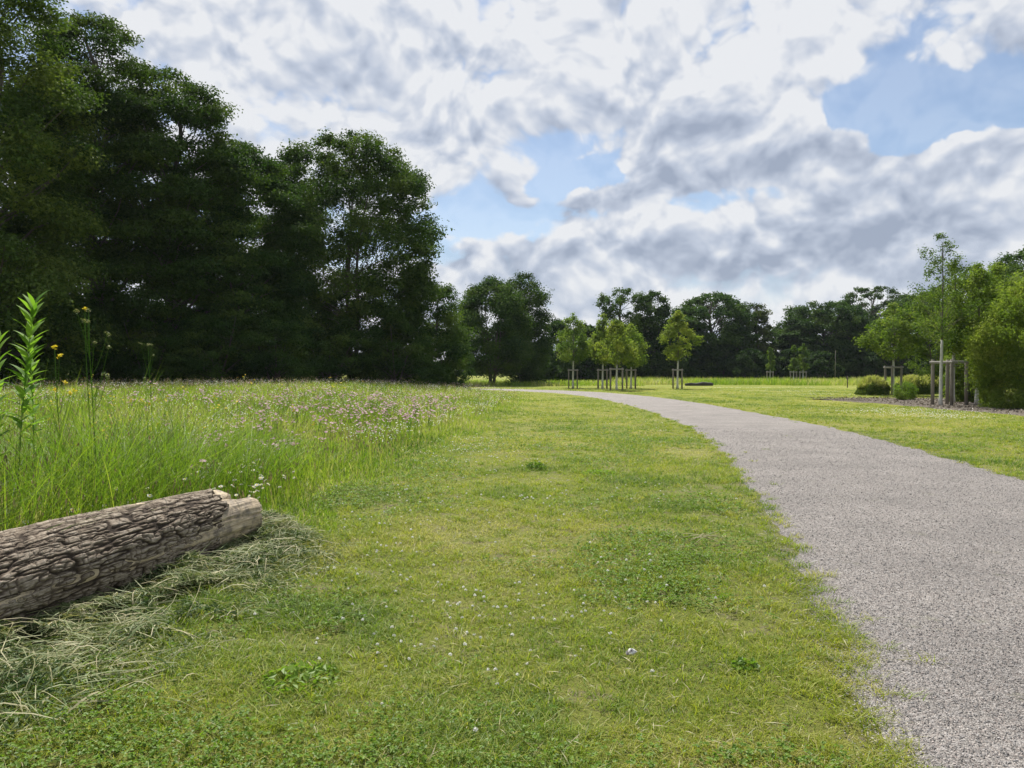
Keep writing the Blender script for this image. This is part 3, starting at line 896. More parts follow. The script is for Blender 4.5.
# ------------------------------------------------------------------ single plants near the camera
def leafy_stem(name, label, x, y, H, nl, leaf, seed, cat='plant', top_tuft=True, mat='plant'):
    r = np.random.default_rng(seed)
    t = thing(name, label, cat, (x, y, H1(x, y)))
    lean = r.normal(0, .09, 2)
    zz = np.linspace(-.03, H, 9)
    P = np.c_[lean[0] * (zz / H) ** 2 * H, lean[1] * (zz / H) ** 2 * H, zz]
    mb = MB(); mb.tube(P, np.linspace(.006, .0025, 9), 6)
    me = mb.mesh('stem'); a = me.attributes.new('tint', 'FLOAT', 'POINT'); a.data.foreach_set('value', np.full(len(me.vertices), .45, np.float32))
    obj('stem', me, M[mat], t)
    V, Q, A, n = [], [], [], 0
    for k in range(nl):
        f = .50 + .50 * (k / (nl - 1)) ** .85
        c = np.array([np.interp(f * H, zz, P[:, 0]), np.interp(f * H, zz, P[:, 1]), f * H])
        az = k * 2.4 + r.normal(0, .2); L = leaf * (1.05 - .35 * f) * r.uniform(.8, 1.15); el = .35 + .75 * f + r.normal(0, .12)
        S = 6
        for s_ in range(S + 1):
            u = s_ / S; e = el - .9 * u * (1.1 - f * .7)
            pos = c + np.array([math.cos(az), math.sin(az), 0]) * L * u * math.cos(el - .3 * u) + np.array([0, 0, 1]) * L * (u * math.sin(el) - .40 * u * u * (1.1 - .7 * f))
            w = L * .115 * math.sin(PI * min(1, .06 + .94 * u) ** .75) + .0006
            sd = np.array([-math.sin(az), math.cos(az), 0])
            V += [pos - sd * w + [0, 0, w * .35], pos, pos + sd * w + [0, 0, w * .35]]
        for s_ in range(S):
            b = n + 3 * s_; Q += [(b, b + 1, b + 4, b + 3), (b + 1, b + 2, b + 5, b + 4)]
        A += [r.uniform(.0, 1) if r.random() < .8 else 1.0] * (3 * (S + 1)); n = len(V)
    obj('leaves', mesh_from('leaves', np.array(V), [np.array(Q)], {'tint': np.array(A)}, smooth=True), M[mat], t)
    return t


leafy_stem('leafy_plant', 'tall bright green plant with lance-shaped leaves behind the log', at(15, 6.4), 6.4, zat(303, 6.4) - H1(at(15, 6.4), 6.4), 46, .27, 1)
leafy_stem('leafy_plant', 'shorter lance-leaved green plant beside the tall one behind the log', at(34, 6.8), 6.8, zat(353, 6.8) - H1(at(34, 6.8), 6.8), 34, .20, 2)
leafy_stem('leafy_plant', 'lance-leaved green plant half cut off by the picture edge', at(-8, 6.1), 6.1, zat(342, 6.1) - H1(at(-8, 6.1), 6.1), 28, .21, 3)


def dry_stalk(label, x, y, H, seed, n_br, flower):
    r = np.random.default_rng(seed)
    t = thing('wildflower_stalk', label, 'plant', (x, y, H1(x, y)))
    mb = MB(); tips = []
    zz = np.linspace(-.03, H, 8)
    P = np.c_[.03 * np.sin(zz * 2), .02 * np.cos(zz * 2.3), zz]; mb.tube(P, np.linspace(.006, .0025, 8), 5); tips.append(P[-1])
    for k in range(n_br):
        f = r.uniform(.45, .85); a = r.uniform(0, 6.28); L = r.uniform(.25, .5) * min(1, H)
        b0 = np.array([np.interp(f * H, zz, P[:, 0]), np.interp(f * H, zz, P[:, 1]), f * H]); u = np.linspace(0, 1, 5)[:, None]
        B = b0 + np.array([math.cos(a), math.sin(a), 0]) * L * .35 * u ** .7 + np.array([0, 0, 1]) * L * u
        mb.tube(B, np.linspace(.003, .0015, 5), 4); tips.append(B[-1])
    me = mb.mesh('stem'); a = me.attributes.new('tint', 'FLOAT', 'POINT'); a.data.foreach_set('value', np.full(len(me.vertices), .2, np.float32))
    obj('stem', me, M['plant'], t)
    V = []; tips = np.array(tips)
    for tp in tips:
        c = tp + r.normal(0, .009, (14, 3))
        v, q, _, A = cards(c, np.c_[r.normal(0, .6, (14, 2)), np.ones(14)], .032, .015, r.random(14))
        obj('flower_head', mesh_from('flower_head', v, [q], {'tint': A}), M['yellow'] if flower else M['hay'], t)
    return t


x, y = at(92, 7.0), 7.0
dry_stalk('tall branched grey-green stalk rising above the meadow against the dark wood', x, y, zat(310, 7.0) - H1(x, y), 5, 9, False)
x, y = at(88, 7.6), 7.6
dry_stalk('slender stalk with a single yellow flower head above the meadow', x, y, zat(309, 7.6) - H1(x, y), 6, 0, True)
x, y = at(57, 7.4), 7.4
dry_stalk('branched plant with clustered yellow flowers behind the tall leafy plant', x, y, zat(347, 7.4) - H1(x, y), 8, 5, True)
x, y = at(150, 11), 11
dry_stalk('thin dry stalk standing over the meadow beside no other', x, y, zat(345, 11) - H1(x, y), 9, 4, False)['label'] = 'thin faded stalk standing alone over the meadow, taller than the flowers'


def weed(label, px, d, R_, n, hmax, seed, dark=.2):
    r = np.random.default_rng(seed)
    x, y = at(px, d), d
    rr_ = R_ * np.sqrt(r.random(n)); a = r.uniform(0, 6.28, n)
    P3 = np.c_[rr_ * np.cos(a), rr_ * np.sin(a), r.uniform(.02, 1, n) * hmax * (1 - .6 * (rr_ / R_) ** 2)]
    v, q, _, A = cards(P3, np.c_[r.normal(0, .6, (n, 2)), np.ones(n)], .05, .028, np.clip(r.normal(dark, .15, n), 0, 1))
    o = obj('lawn_weed', mesh_from('lawn_weed', v, [q], {'tint': A}), M['clover'], loc=(x, y, H1(x, y)))
    return tag(o, label, 'weed')


weed('dark green weed tuft alone in the middle of the mown lawn', 536, 12.6, .17, 240, .13, 1, .0)
weed('pale low weed clump beside the worn line across the lawn', 600, 12.0, .3, 220, .08, 2, .9)
weed('leafy green weed clump near the cut hay and the near lawn edge', 300, 3.9, .2, 200, .08, 3, .6)
weed('dark weed rosette beside the gravel path edge', 747, 4.1, .07, 46, .07, 4, .3)


# crossed dry straws and a white scrap
def straws():
    t = MB(); r = np.random.default_rng(4)
    for k in range(7):
        a = r.normal(.35, .5); L = r.uniform(.18, .42); u = np.linspace(-.5, .5, 6)
        P = np.c_[u * L * math.cos(a), u * L * math.sin(a) + r.normal(0, .03), .06 + .02 * np.cos(u * 4) + k * .004 + u * r.normal(0, .06)]
        t.tube(P, .0026, 4)
    me = t.mesh('dry_straw'); a = me.attributes.new('tint', 'FLOAT', 'POINT'); a.data.foreach_set('value', np.full(len(me.vertices), .9, np.float32))
    o = obj('dry_straw', me, M['hay'], loc=(at(703, 7.0), 7.0, H1(at(703, 7.0), 7.0)))
    tag(o, 'little heap of pale dry straws on the lawn near the path', 'straw')


straws()
v = np.array([(-.04, -.01, 0), (.0, -.022, .012), (.045, -.004, .02), (.03, .02, .03), (-.01, .024, .035), (-.04, .012, .015), (0, 0, .045), (.01, .0, -.01)])
fc = [(0, 1, 6), (1, 2, 6), (2, 3, 6), (3, 4, 6), (4, 5, 6), (5, 0, 6), (1, 0, 7), (2, 1, 7), (3, 2, 7), (4, 3, 7), (5, 4, 7), (0, 5, 7)]
M['scrap'] = simple('pale_flint', [(.42, (.12, .11, .11)), (.52, (.62, .60, .58)), (.7, (.78, .77, .75))], 30, .7)
tag(obj('flint_stone', mesh_from('flint_stone', v * .75, [np.array(fc)]), M['scrap'], loc=(at(632, 4.25), 4.25, H1(at(632, 4.25), 4.25) + .03)), 'small white and dark stone lying loose in the mown lawn', 'stone')


# ------------------------------------------------------------------ trees
def prof_fn(pts):
    p = np.array(pts, float)
    return lambda t: np.interp(t, p[:, 0], p[:, 1])


ROUND = [(.10, .25), (.22, .8), (.42, 1), (.62, .95), (.8, .72), (.93, .4), (1, .08)]
LOW = [(0.02, .75), (.15, .95), (.4, 1), (.6, .9), (.8, .66), (.93, .36), (1, .06)]
OVATE = [(.30, .15), (.38, .75), (.5, 1), (.65, .85), (.82, .48), (.94, .2), (1, .04)]


def build_crown(H, Rr, prof, n_cl, cs, flat, n_leaf, L, W, seed, lobes=.25, nup=.7, inner=.55, droop=.0, fill=.55):
    r = np.random.default_rng(seed)
    f = prof_fn(prof); t0 = prof[0][0]
    t = []
    while len(t) < n_cl:
        c = r.uniform(t0, 1)
        if r.random() < .25 + .75 * f(c): t.append(c)
    t = np.array(t); a = r.uniform(0, 2 * PI, n_cl)
    lob = 1 + lobes * (vnoise(np.cos(a) * 1.7 + 5, np.sin(a) * 1.7 + 5, t * 5, seed) - .5) * 2
    rad = np.maximum(.0, f(t) * Rr * lob - cs * .4) * (inner + (1 - inner) * np.sqrt(r.random(n_cl)))
    C = np.c_[rad * np.cos(a), rad * np.sin(a), t * H - cs * .3 * (t > .9)]
    size = cs * r.uniform(.6, 1.35, n_cl) * np.interp(t, [t0, .8, 1], [1, .9, .6])
    wgt = size ** 2; cnt = np.maximum(8, (n_leaf * wgt / wgt.sum())).astype(int)
    ci = np.repeat(np.arange(n_cl), cnt); n = len(ci)
    dr = r.normal(size=(n, 3)); dr /= np.linalg.norm(dr, axis=1)[:, None]
    rr_ = r.random(n) ** fill
    # uneven clump outlines
    rr_ = rr_ * (.45 + 1.15 * vnoise(dr[:, 0] * 2.6 + ci * 3.1, dr[:, 1] * 2.6, dr[:, 2] * 2.6, seed + 1))
    off = dr * (rr_ * size[ci])[:, None]
    off[:, 2] *= flat
    off[:, 2] -= droop * (off[:, 0] ** 2 + off[:, 1] ** 2) / (size[ci] + .1)
    P = C[ci] + off
    P[:, 2] = np.maximum(P[:, 2], .05 + .1 * r.random(n))
    nn = dr * .55 + np.array([0, 0, nup]) + r.normal(0, .5, (n, 3))
    ct = r.normal(.5, .26, n_cl)
    tint = np.clip(ct[ci] + r.normal(0, .15, n), 0, 1)
    global rng
    keep = rng; rng = r
    v, q, _, A = cards(P, nn, L * r.uniform(.7, 1.3, n), W * r.uniform(.7, 1.3, n), tint)
    rng = keep
    return mesh_from('crown', v, [q], {'tint': A}), C, size


def build_trunk(H, C, r0, seed, frac=.5, stems=1, spread=.5, top=.92, painted=None, limb=.4):
    r = np.random.default_rng(seed + 77)
    mb = MB(); T = []
    for s_ in range(stems):
        a = s_ * 2 * PI / stems + r.uniform(0, 1); sp = spread * (stems > 1)
        z = np.linspace(-.15, H * top * (1 if s_ == 0 else r.uniform(.7, .95)), 14)
        u = np.clip(z / H, 0, 1)
        P = np.c_[np.cos(a) * sp * (.4 + 3 * u) + .25 * np.sin(z * .5 + s_) * u * r0 * 6, np.sin(a) * sp * (.4 + 3 * u) + .25 * np.cos(z * .43 + s_) * u * r0 * 6, z]
        rad = r0 / (stems ** .5) * (1 - .9 * u) * (1 + .5 * np.exp(-np.maximum(z, 0) / (r0 * 2.2)))
        mb.tube(P, np.maximum(rad, r0 * .05), 9, wob=.25, seed=seed)
        T.append((P, rad))
    idx = r.permutation(len(C))[:int(len(C) * frac)]
    for k in idx:
        P, rad = T[r.integers(len(T))]
        c = C[k]; hd = math.hypot(c[0], c[1])
        z0 = max(H * .06, min(c[2] - hd * r.uniform(.45, 1.0), H * top * .9))
        b0 = np.array([np.interp(z0, P[:, 2], P[:, 0]), np.interp(z0, P[:, 2], P[:, 1]), z0])
        rb = np.interp(z0, P[:, 2], rad) * limb * r.uniform(.6, 1)
        u = np.linspace(0, 1, 6)[:, None]
        mid = np.array([0, 0, 1.0]) * (c[2] - z0) * .25 * np.sin(u * PI) * r.uniform(-.6, .6)
        B = b0 + (c - b0) * u + mid + r.normal(0, .04, (6, 3)) * np.linalg.norm(c - b0) * .5 * np.sin(u * PI)
        mb.tube(B, np.maximum(np.linspace(rb, rb * .22, 6), r0 * .025), 5, cap=False)
    return mb.mesh('trunk')


def make_tree(name, label, px, d, top, wpx, prof, n_cl, cs, flat, n_leaf, L, W, seed, r0=.3, col=(1, 1, 1), group=None, leaf='leaf', frac=.5, stems=1, spread=.5, cat='tree', dy=0, **kw):
    x, y = at(px, d), d
    z0 = H1(x, y)
    H = zat(top, d) - z0; Rr = wpx / F * d
    t = thing(name, label, cat, (x, y, z0), 0, group)
    tw = {k: kw.pop(k) for k in ('limb', 'top_t') if k in kw}
    cm, C, S = build_crown(H, Rr, prof, n_cl, cs, flat, n_leaf, L, W, seed, **kw)
    o = obj('crown', cm, M[leaf], t); o.color = (*col, 1)
    obj('trunk', build_trunk(H, C, r0, seed, frac, stems, spread, limb=tw.get('limb', .4)), M['trunk'], t)
    t['_H'] = H; t['_R'] = Rr
    return t


WOOD = 'trees of the dark wood on the meadow side'
FULL = [(0.02, .85), (.15, 1), (.4, 1), (.6, .97), (.78, .88), (.9, .68), (.97, .42), (1, .2)]
make_tree('woodland_tree', 'tallest tree of the wood with lighter green sprays, cut off by the picture edge', -12, 37, -70, 98, FULL, 243, 1.40, .55, 145080, .18, .105, 1, .45, (1.25, 1.2, 1.1), WOOD, frac=.4, droop=.12, inner=.6)
b1 = make_tree('woodland_tree', 'dark layered tree just behind the lighter tallest one', 98, 45, 14, 88, FULL, 261, 1.46, .36, 139500, .19, .11, 2, .45, (.82, .85, .82), WOOD, frac=.4, droop=.1)
b2 = make_tree('woodland_tree', 'dark tree with horizontal sprays and a stepped shoulder against the sky', 172, 47, 68, 82, FULL, 243, 1.40, .34, 122760, .19, .11, 3, .4, (.85, .92, .85), WOOD, frac=.4, droop=.1)
b3 = make_tree('woodland_tree', 'dark layered tree at the end of the row, shortest of the dark ones', 236, 50, 138, 72, FULL, 196, 1.35, .36, 100440, .19, .11, 4, .35, (.9, 1, .9), WOOD, frac=.4, droop=.1)
make_tree('woodland_tree', 'paler tree peeping up behind between the dark row and the broad airy tree', 292, 66, 150, 40, FULL, 110, 1.3, .6, 36000, .24, .15, 5, .3, (1.35, 1.25, 1.0), WOOD, frac=.4)
make_tree('woodland_tree', 'broad airy tree with sky showing between its upper limbs', 352, 58, 133, 92, [(.02, .85), (.2, .95), (.4, 1), (.6, 1), (.75, .96), (.87, .78), (.95, .5), (1, .2)], 420, 1.15, .7, 160000, .20, .125, 6, .30, (1, 1.03, 1), WOOD, frac=.35, stems=3, spread=.35, inner=.3, lobes=.16, limb=.3)
make_tree('woodland_tree', 'low spreading tree at the outer corner of the wood', 425, 60, 276, 46, FULL, 100, 1.0, .65, 40000, .19, .12, 7, .2, (1.05, 1.15, 1.0), WOOD, frac=.5, stems=2)
for src, px, d_, sz in ((b1, 60, 62, 1.0), (b3, 205, 66, 1.1)):
    c = copy_tree(src); c.location = (at(px, d_), d_, H1(at(px, d_), d_)); c.rotation_euler = (0, 0, px * .37); c.scale = (sz, sz, sz)
    c['label'] = 'dark tree deep in the wood behind the front row'
# shrubs at the foot of the wood, one shape copied
sh = None
SHG = 'shrubs at the foot of the dark wood'
for k, (px, d, top, wp) in enumerate([(15, 39, 300, 60), (85, 42, 305, 45), (150, 43, 318, 50), (215, 45, 312, 50), (275, 47, 318, 48), (330, 52, 325, 48), (395, 54, 322, 45), (452, 62, 338, 24)]):
    H, Rr = zat(top, d) - H1(at(px, d), d), wp / F * d
    if sh is None:
        sh = make_tree('woodland_shrub', 'dark leafy shrub filling the foot of the wood', px, d, top, wp, FULL, 80, .7, .55, 15000, .16, .09, 31, .12, (.9, 1, .95), SHG, frac=.5, stems=3, cat='shrub')
        H0, R0_ = H, Rr
        continue
    c = copy_tree(sh); c.location = (at(px, d), d, H1(at(px, d), d)); c.rotation_euler = (0, 0, k * 1.7); c.scale = (Rr / R0_, Rr / R0_, H / H0)

make_tree('park_tree', 'rounded dense green tree standing free on several thin trunks', 492, 85, 277, 42, [(.13, .5), (.25, .92), (.42, 1), (.62, .95), (.8, .75), (.93, .5), (1, .15)], 230, 1.15, .65, 62000, .22, .14, 8, .22, (.95, 1.05, .95), None, frac=.4, stems=4, spread=.5, lobes=.14, inner=.6)
make_tree('park_tree', 'darker narrow tree pressed behind the rounded free-standing tree', 522, 90, 271, 30, FULL, 190, 1.15, .65, 44000, .22, .14, 9, .25, (.8, .88, .85), None, frac=.3, lobes=.08, inner=.6)

# far tree line: unique crowns for the tall ones, copies for the fill
FAR = 'trees of the far tree line'
make_tree('distant_tree', 'airy two-tone tree of the far line with sky holes high in its crown', 622, 118, 285, 26, [(.05, .6), (.3, .7), (.55, .8), (.75, 1), (.9, .85), (1, .3)], 110, 1.0, .7, 15000, .32, .2, 10, .4, (1.15, 1.2, 1.1), FAR, frac=.8, inner=.3, limb=.5)
make_tree('distant_tree', 'dense dark tree leaning on the airy one behind the staked limes', 652, 119, 290, 22, FULL, 162, 1.1, .65, 28800, .34, .22, 11, .4, (.75, .85, .85), FAR, lobes=.14)
make_tree('distant_tree', 'broad dark tree with a wide flat top behind the staked tree nearest the dark log', 712, 126, 291, 40, FULL, 287, 1.3, .6, 50400, .36, .23, 12, .5, (.8, .95, .9), FAR, lobes=.14)
make_tree('distant_tree', 'thin brownish-green tree narrowing to a point beside the notch in the tree line', 757, 127, 301, 22, [(.02, .9), (.3, 1), (.55, .8), (.75, .6), (.9, .5), (1, .2)], 110, 1.0, .6, 16000, .32, .2, 13, .4, (.95, .85, .85), FAR, frac=.7)
make_tree('distant_tree', 'wide domed dark tree just past the notch in the tree line', 824, 128, 299, 48, FULL, 312, 1.3, .6, 55200, .36, .23, 14, .5, (.85, .95, .9), FAR, lobes=.14)
make_tree('distant_tree', 'tall airy tree behind the dome with sky specks under its flat top', 872, 140, 286, 38, [(.05, .8), (.4, .85), (.7, 1), (.85, .95), (.95, .7), (1, .3)], 190, 1.15, .55, 30000, .36, .22, 15, .5, (.8, .88, .9), FAR, frac=.8)
make_tree('distant_tree', 'dark tree of the far line behind the second stake frame', 925, 120, 292, 42, FULL, 250, 1.2, .6, 43200, .34, .22, 16, .5, (.85, .95, .9), FAR, lobes=.14)
make_tree('distant_tree', 'dark bulky tree rising over the willow bush, cut by the picture edge', 1035, 72, 243, 54, FULL, 287, 1.2, .55, 72000, .24, .15, 17, .45, (.9, 1, .95), FAR, lobes=.14)
ft_ = None
FILLG = 'lower trees filling the gaps of the far tree line'
for k, (px, d, top, wp) in enumerate([(556, 112, 318, 16), (585, 116, 322, 20), (604, 122, 326, 16), (637, 124, 318, 26), (680, 123, 312, 25), (738, 124, 322, 22), (775, 132, 326, 20), (800, 126, 320, 24), (850, 126, 312, 27), (893, 128, 312, 24), (955, 112, 312, 28), (985, 105, 300, 30), (1020, 98, 300, 32), (540, 104, 345, 16)]):
    H, Rr = zat(top, d), wp / F * d
    if ft_ is None:
        ft_ = make_tree('infill_tree', 'lower dark tree filling a gap in the far tree line', px, d, top, wp, FULL, 100, .9, .6, 15000, .32, .21, 41, .2, (.85, .95, .92), FILLG)
        H0, R0_ = H, Rr; continue
    c = copy_tree(ft_); c.location = (at(px, d), d, 0); c.rotation_euler = (0, 0, k * 2.1); c.scale = (Rr / R0_, Rr / R0_, H / H0)
hs = None
HSG = 'dark undergrowth shrubs under the far trees'
for k, px in enumerate([548, 572, 598, 622, 648, 672, 698, 722, 748, 772, 798, 822, 848, 872, 898, 925, 950]):
    d = 116 + (k * 7) % 11; wp = 19; top = 352 - (k * 5) % 9
    H, Rr = zat(top, d), wp / F * d
    if hs is None:
        hs = make_tree('undergrowth_shrub', 'dark undergrowth shrub under the far trees', px, d, top, wp, FULL, 60, .7, .6, 9000, .32, .2, 43, .12, (.6, .7, .75), HSG, cat='shrub', stems=3)
        H0, R0_ = H, Rr; continue
    c = copy_tree(hs); c.location = (at(px, d), d, 0); c.rotation_euler = (0, 0, k * 1.3); c.scale = (Rr / R0_, Rr / R0_, H / H0)

# very far wood seen through the gap by the path
x = rng.uniform(-160, 400, 26000); y = rng.uniform(255, 290, 26000)
hh = 6.5 * (.5 + .8 * fbm(x * .06, x * 0, seed=151, oct=4))
z = rng.random(26000) ** .8 * hh
v, q, _, A = cards(np.c_[x, y, z], rng.normal(0, 1, (26000, 3)) + [0, -.3, .6], 1.5, 1.0, rng.random(26000))
o = tag(obj('distant_woodland', mesh_from('distant_woodland', v, [q], {'tint': A}), M['leaf']), kind='stuff'); o.color = (1, 1, 1, 1)


# ------------------------------------------------------------------ staked young trees
def stake_frame(label, x, y, Hf, side, rz, group, n_post=4, rails=4, r=.045, ties=True):
    t = thing('tree_support', label, 'tree stake', (x, y, H1(x, y)), rz, group)
    c = [(-1, -1), (1, -1), (1, 1), (-1, 1)] if n_post == 4 else [(-1, -.58), (1, -.58), (0, 1.15)]
    c = [(a * side / 2, b * side / 2) for a, b in c]
    rr_ = np.random.default_rng(int(abs(x * 100)))
    for a, b in c:
        mb = MB(); l = rr_.normal(0, .012, 2)
        mb.tube([(a, b, -.2), (a + l[0] * .5, b + l[1] * .5, Hf * .5), (a + l[0], b + l[1], Hf + rr_.uniform(-.01, .03)), (a + l[0], b + l[1], Hf + .04)], [r, r * .98, r * .95, r * .8], 10, wob=.08)
        obj('post', mb.mesh('post'), M['post'], t)
    for k in range(rails):
        a, b = np.array(c[k]), np.array(c[(k + 1) % len(c)])
        dv_ = (b - a) / np.linalg.norm(b - a); nn_ = np.array([dv_[1], -dv_[0]]) * (r + .022)
        a, b = a - dv_ * .09 + nn_, b + dv_ * .09 + nn_
        mb = MB(); z = Hf - .07 - .004 * k
        # half-round rail
        th_ = np.linspace(-PI / 2, PI / 2, 7); prof = np.c_[np.cos(th_) * .03, np.sin(th_) * .056]
        nd = nn_ / np.linalg.norm(nn_)
        V = [np.r_[p0 + nd * (u - .012), z + w] for p0 in (a, b) for u, w in prof]
        q = [(j, j + 1, 7 + j + 1, 7 + j) for j in range(6)] + [(6, 0, 7, 13)]
        mb.V.append(np.array(V)); mb.Q.append(np.array(q)); mb.n = 14
        me = mesh_from('rail', np.array(V), [np.array(q), np.array([list(range(6, -1, -1)), list(range(7, 14))])])
        obj('rail', me, M['rail'], t)
    if ties:
        for a, b in c[:2]:
            mb = MB(); mb.tube([(a, b, Hf - .22), (a * .5, b * .5, Hf - .25), (.0, .0, Hf - .22)], .018, 6)
            obj('tie_strap', mb.mesh('tie_strap'), M['strap'], t)
    return t


def young_tree(name, label, x, y, H, Rr, prof, n_cl, cs, n_leaf, L, seed, r0, paint, group=None, col=(1, 1, 1), flat=.75, frac=.8, **kw):
    t = thing(name, label, 'tree', (x, y, H1(x, y)), 0, group)
    cm, C, S = build_crown(H, Rr, prof, n_cl, cs, flat, n_leaf, L, L * .6, seed, **kw)
    o = obj('crown', cm, M['young_leaf'], t); o.color = (*col, 1)
    tr = obj('trunk', build_trunk(H, C, r0, seed, frac, limb=.3), M['trunk'], t)
    mb = MB(); z = np.linspace(-.05, paint, 8)
    # lime wash coat hugging the trunk
    u = np.clip(z / H, 0, 1)
    mb.tube(np.c_[.25 * np.sin(z * .5) * u * r0 * 6, .25 * np.cos(z * .43) * u * r0 * 6, z], np.maximum(r0 * (1 - .9 * u) * (1 + .5 * np.exp(-np.maximum(z, 0) / (r0 * 2.2))), .02) * 1.16 + .004, 10)
    obj('painted_bark', mb.mesh('painted_bark'), M['limewash'], tr)
    return t


LG, SG = 'staked limes beside the far bend of the path', 'stake frames round the limes at the far bend'
spec = [(573, 71, 312, 22, 'staked lime with a thin crown, first where the path comes round the bend', 'first stake frame where the path comes round the bend', (.85, .95, .9)),
        (602.5, 69, 313, 15, 'staked lime with a narrow crown between the first one and the cluster', 'stake frame round the narrow lime, second from the bend', (.95, 1, .9)),
        (616.5, 64, 318, 22, 'brightest yellow-green staked lime, nearest to the path', 'widest stake frame, nearest to the path', (1.25, 1.2, 1)),
        (631, 70, 322, 20, 'staked lime half hidden behind the brightest one', 'stake frame just behind the widest one', (1.05, 1.1, .95)),
        (677.5, 69, 308, 21, 'staked lime standing apart beside the dark log', 'stake frame standing apart beside the dark log', (1.2, 1.15, .95))]
for k, (px, d, top, wp, l1, l2, col) in enumerate(spec):
    x, y = at(px, d), d
    young_tree('young_lime', l1, x, y, zat(top, d), wp / F * d, [(.36, .2), (.42, .7), (.52, 1), (.66, .85), (.82, .5), (.94, .25), (1, .05)], 80, .48, 5600, .18, 60 + k, .075, 2.6, LG, tuple(c_ * f_ for c_, f_ in zip(col, (1.2, 1.15, 1.25))), lobes=.35, inner=.35)
    stake_frame(l2, x, y, 1.75 if k != 2 else 1.8, .78 if k != 2 else .98, -math.atan2(x, y) + (.0, .06, -.03, .05, .04)[k], SG, r=.06, ties=False)
LG2, SG2 = 'saplings in the rough grass under the far trees', 'stake frames round the far saplings'
for k, (px, d, top, wp, l) in enumerate([(770, 100, 346, 4.5, 'shortest'), (793.5, 98, 345, 4, 'middle'), (803, 97, 342, 5, 'tallest')]):
    x, y = at(px, d), d
    young_tree('sapling', l + ' of three small saplings in the rough grass before the notch in the trees', x, y, zat(top, d), wp / F * d * 1.25, OVATE, 22, .35, 1600, .22, 80 + k, .05, 2.0, LG2, (.85, .95, .9), inner=.25)
    stake_frame('small stake frame round the ' + l + ' far sapling', x, y, 1.55, .75, -math.atan2(x, y) + .05, SG2, r=.055, ties=False)

# the frame and young trees in the planting bed
x0, y0 = at(944.5, 34.3), 34.3
stake_frame('large square timber stake frame in the mulch bed beside the willow bush', at(949.5, 35.0), 35.0, 2.1, .95, .40, None, r=.075)
t = young_tree('sparse_young_tree', 'tall thin young tree with a sparse see-through crown in the large stake frame', x0 - .16, y0, zat(228, y0), 40 / F * y0, [(.40, .5), (.46, 1), (.56, 1), (.66, .8), (.76, .55), (.88, .42), (.95, .25), (1, .05)], 85, .36, 4200, .10, 91, .062, 3.0, None, (.62, .72, .66), inner=.3, lobes=.5, frac=1.0)
x1, y1 = at(953, 37), 37.0
young_tree('sparse_young_tree', 'slim young tree with whitened trunk just behind the large stake frame', x1, y1, zat(246, y1), 34 / F * y1, [(.4, .3), (.5, 1), (.65, .8), (.8, .5), (1, .08)], 60, .36, 2400, .10, 92, .078, 3.1, None, (.75, .85, .75), inner=.2, lobes=.7)
x2, y2 = at(977, 36), 36.0
young_tree('sparse_young_tree', 'young tree with whitened trunk showing through the willow bush', x2, y2, zat(262, y2), 40 / F * y2, [(.3, .4), (.42, .9), (.55, 1), (.75, .7), (.9, .35), (1, .08)], 120, .45, 14000, .12, 93, .07, 2.4, None, (1.0, 1.05, .85), inner=.4, lobes=.4)
x3, y3 = at(893, 51), 51.0
stake_frame('plain three-post stake frame between two rounded ornamental bushes', x3, y3, 1.9, .95, .5, None, n_post=3, rails=3, r=.07)
young_tree('spreading_young_tree', 'young tree with a spreading light crown beyond the planting bed', x3, y3, zat(303, y3), 32 / F * y3, [(.42, .4), (.52, .95), (.65, 1), (.8, .8), (.92, .5), (1, .1)], 90, .5, 7000, .17, 94, .085, 2.9, None, (.95, 1.0, .85), inner=.4, lobes=.35)

# bushes on the right
make_tree('willow_bush', 'big pale green willow-like bush spilling over the mulch bed, cut by the picture edge', 1026, 32, 279, 56, [(0, .85), (.2, 1), (.45, .95), (.65, .75), (.82, .5), (.94, .25), (1, .06)], 400, .42, 1.0, 70000, .13, .045, 21, .07, (1.35, 1.3, 1.1), None, leaf='young_leaf', frac=.5, stems=7, spread=.25, cat='bush', nup=.35, inner=.55, lobes=.45, limb=.35)
make_tree('leafy_bush', 'mid-green leafy bush between the large stake frame and the willow bush', 972, 38, 345, 24, FULL, 150, .34, .8, 22000, .10, .055, 22, .06, (1.0, 1.05, .8), None, leaf='young_leaf', frac=.6, stems=5, spread=.15, cat='bush')
make_tree('loose_tree', 'fresh green loose-crowned tree rising behind the large stake frame', 985, 47, 262, 46, FULL, 200, .6, .8, 32000, .15, .085, 23, .12, (.95, 1.0, .8), None, leaf='young_leaf', frac=.7, stems=3, spread=.3, inner=.45, lobes=.4)
make_tree('loose_tree', 'duller green loose tree behind the large stake frame, further off', 936, 58, 282, 28, FULL, 110, .65, .8, 17000, .17, .10, 24, .10, (.85, .92, .75), None, leaf='young_leaf', frac=.7, stems=3, spread=.3, inner=.4, lobes=.7)
make_tree('small_shrub', 'small bright green shrub in front of the bushes by the stake frame', 905, 41, 379, 12, [(0, .55), (.3, .9), (.6, 1), (.85, .7), (1, .2)], 40, .22, .8, 4500, .07, .035, 25, .03, (1.0, 1.15, .8), None, leaf='young_leaf', frac=.8, stems=5, spread=.1, cat='shrub')
make_tree('small_shrub', 'yellow-green shrub showing between the posts of the large stake frame', 958, 38.5, 366, 9, LOW, 30, .25, .8, 3500, .08, .05, 26, .03, (1.5, 1.6, .7), None, leaf='young_leaf', frac=.6, stems=4, spread=.1, cat='shrub')


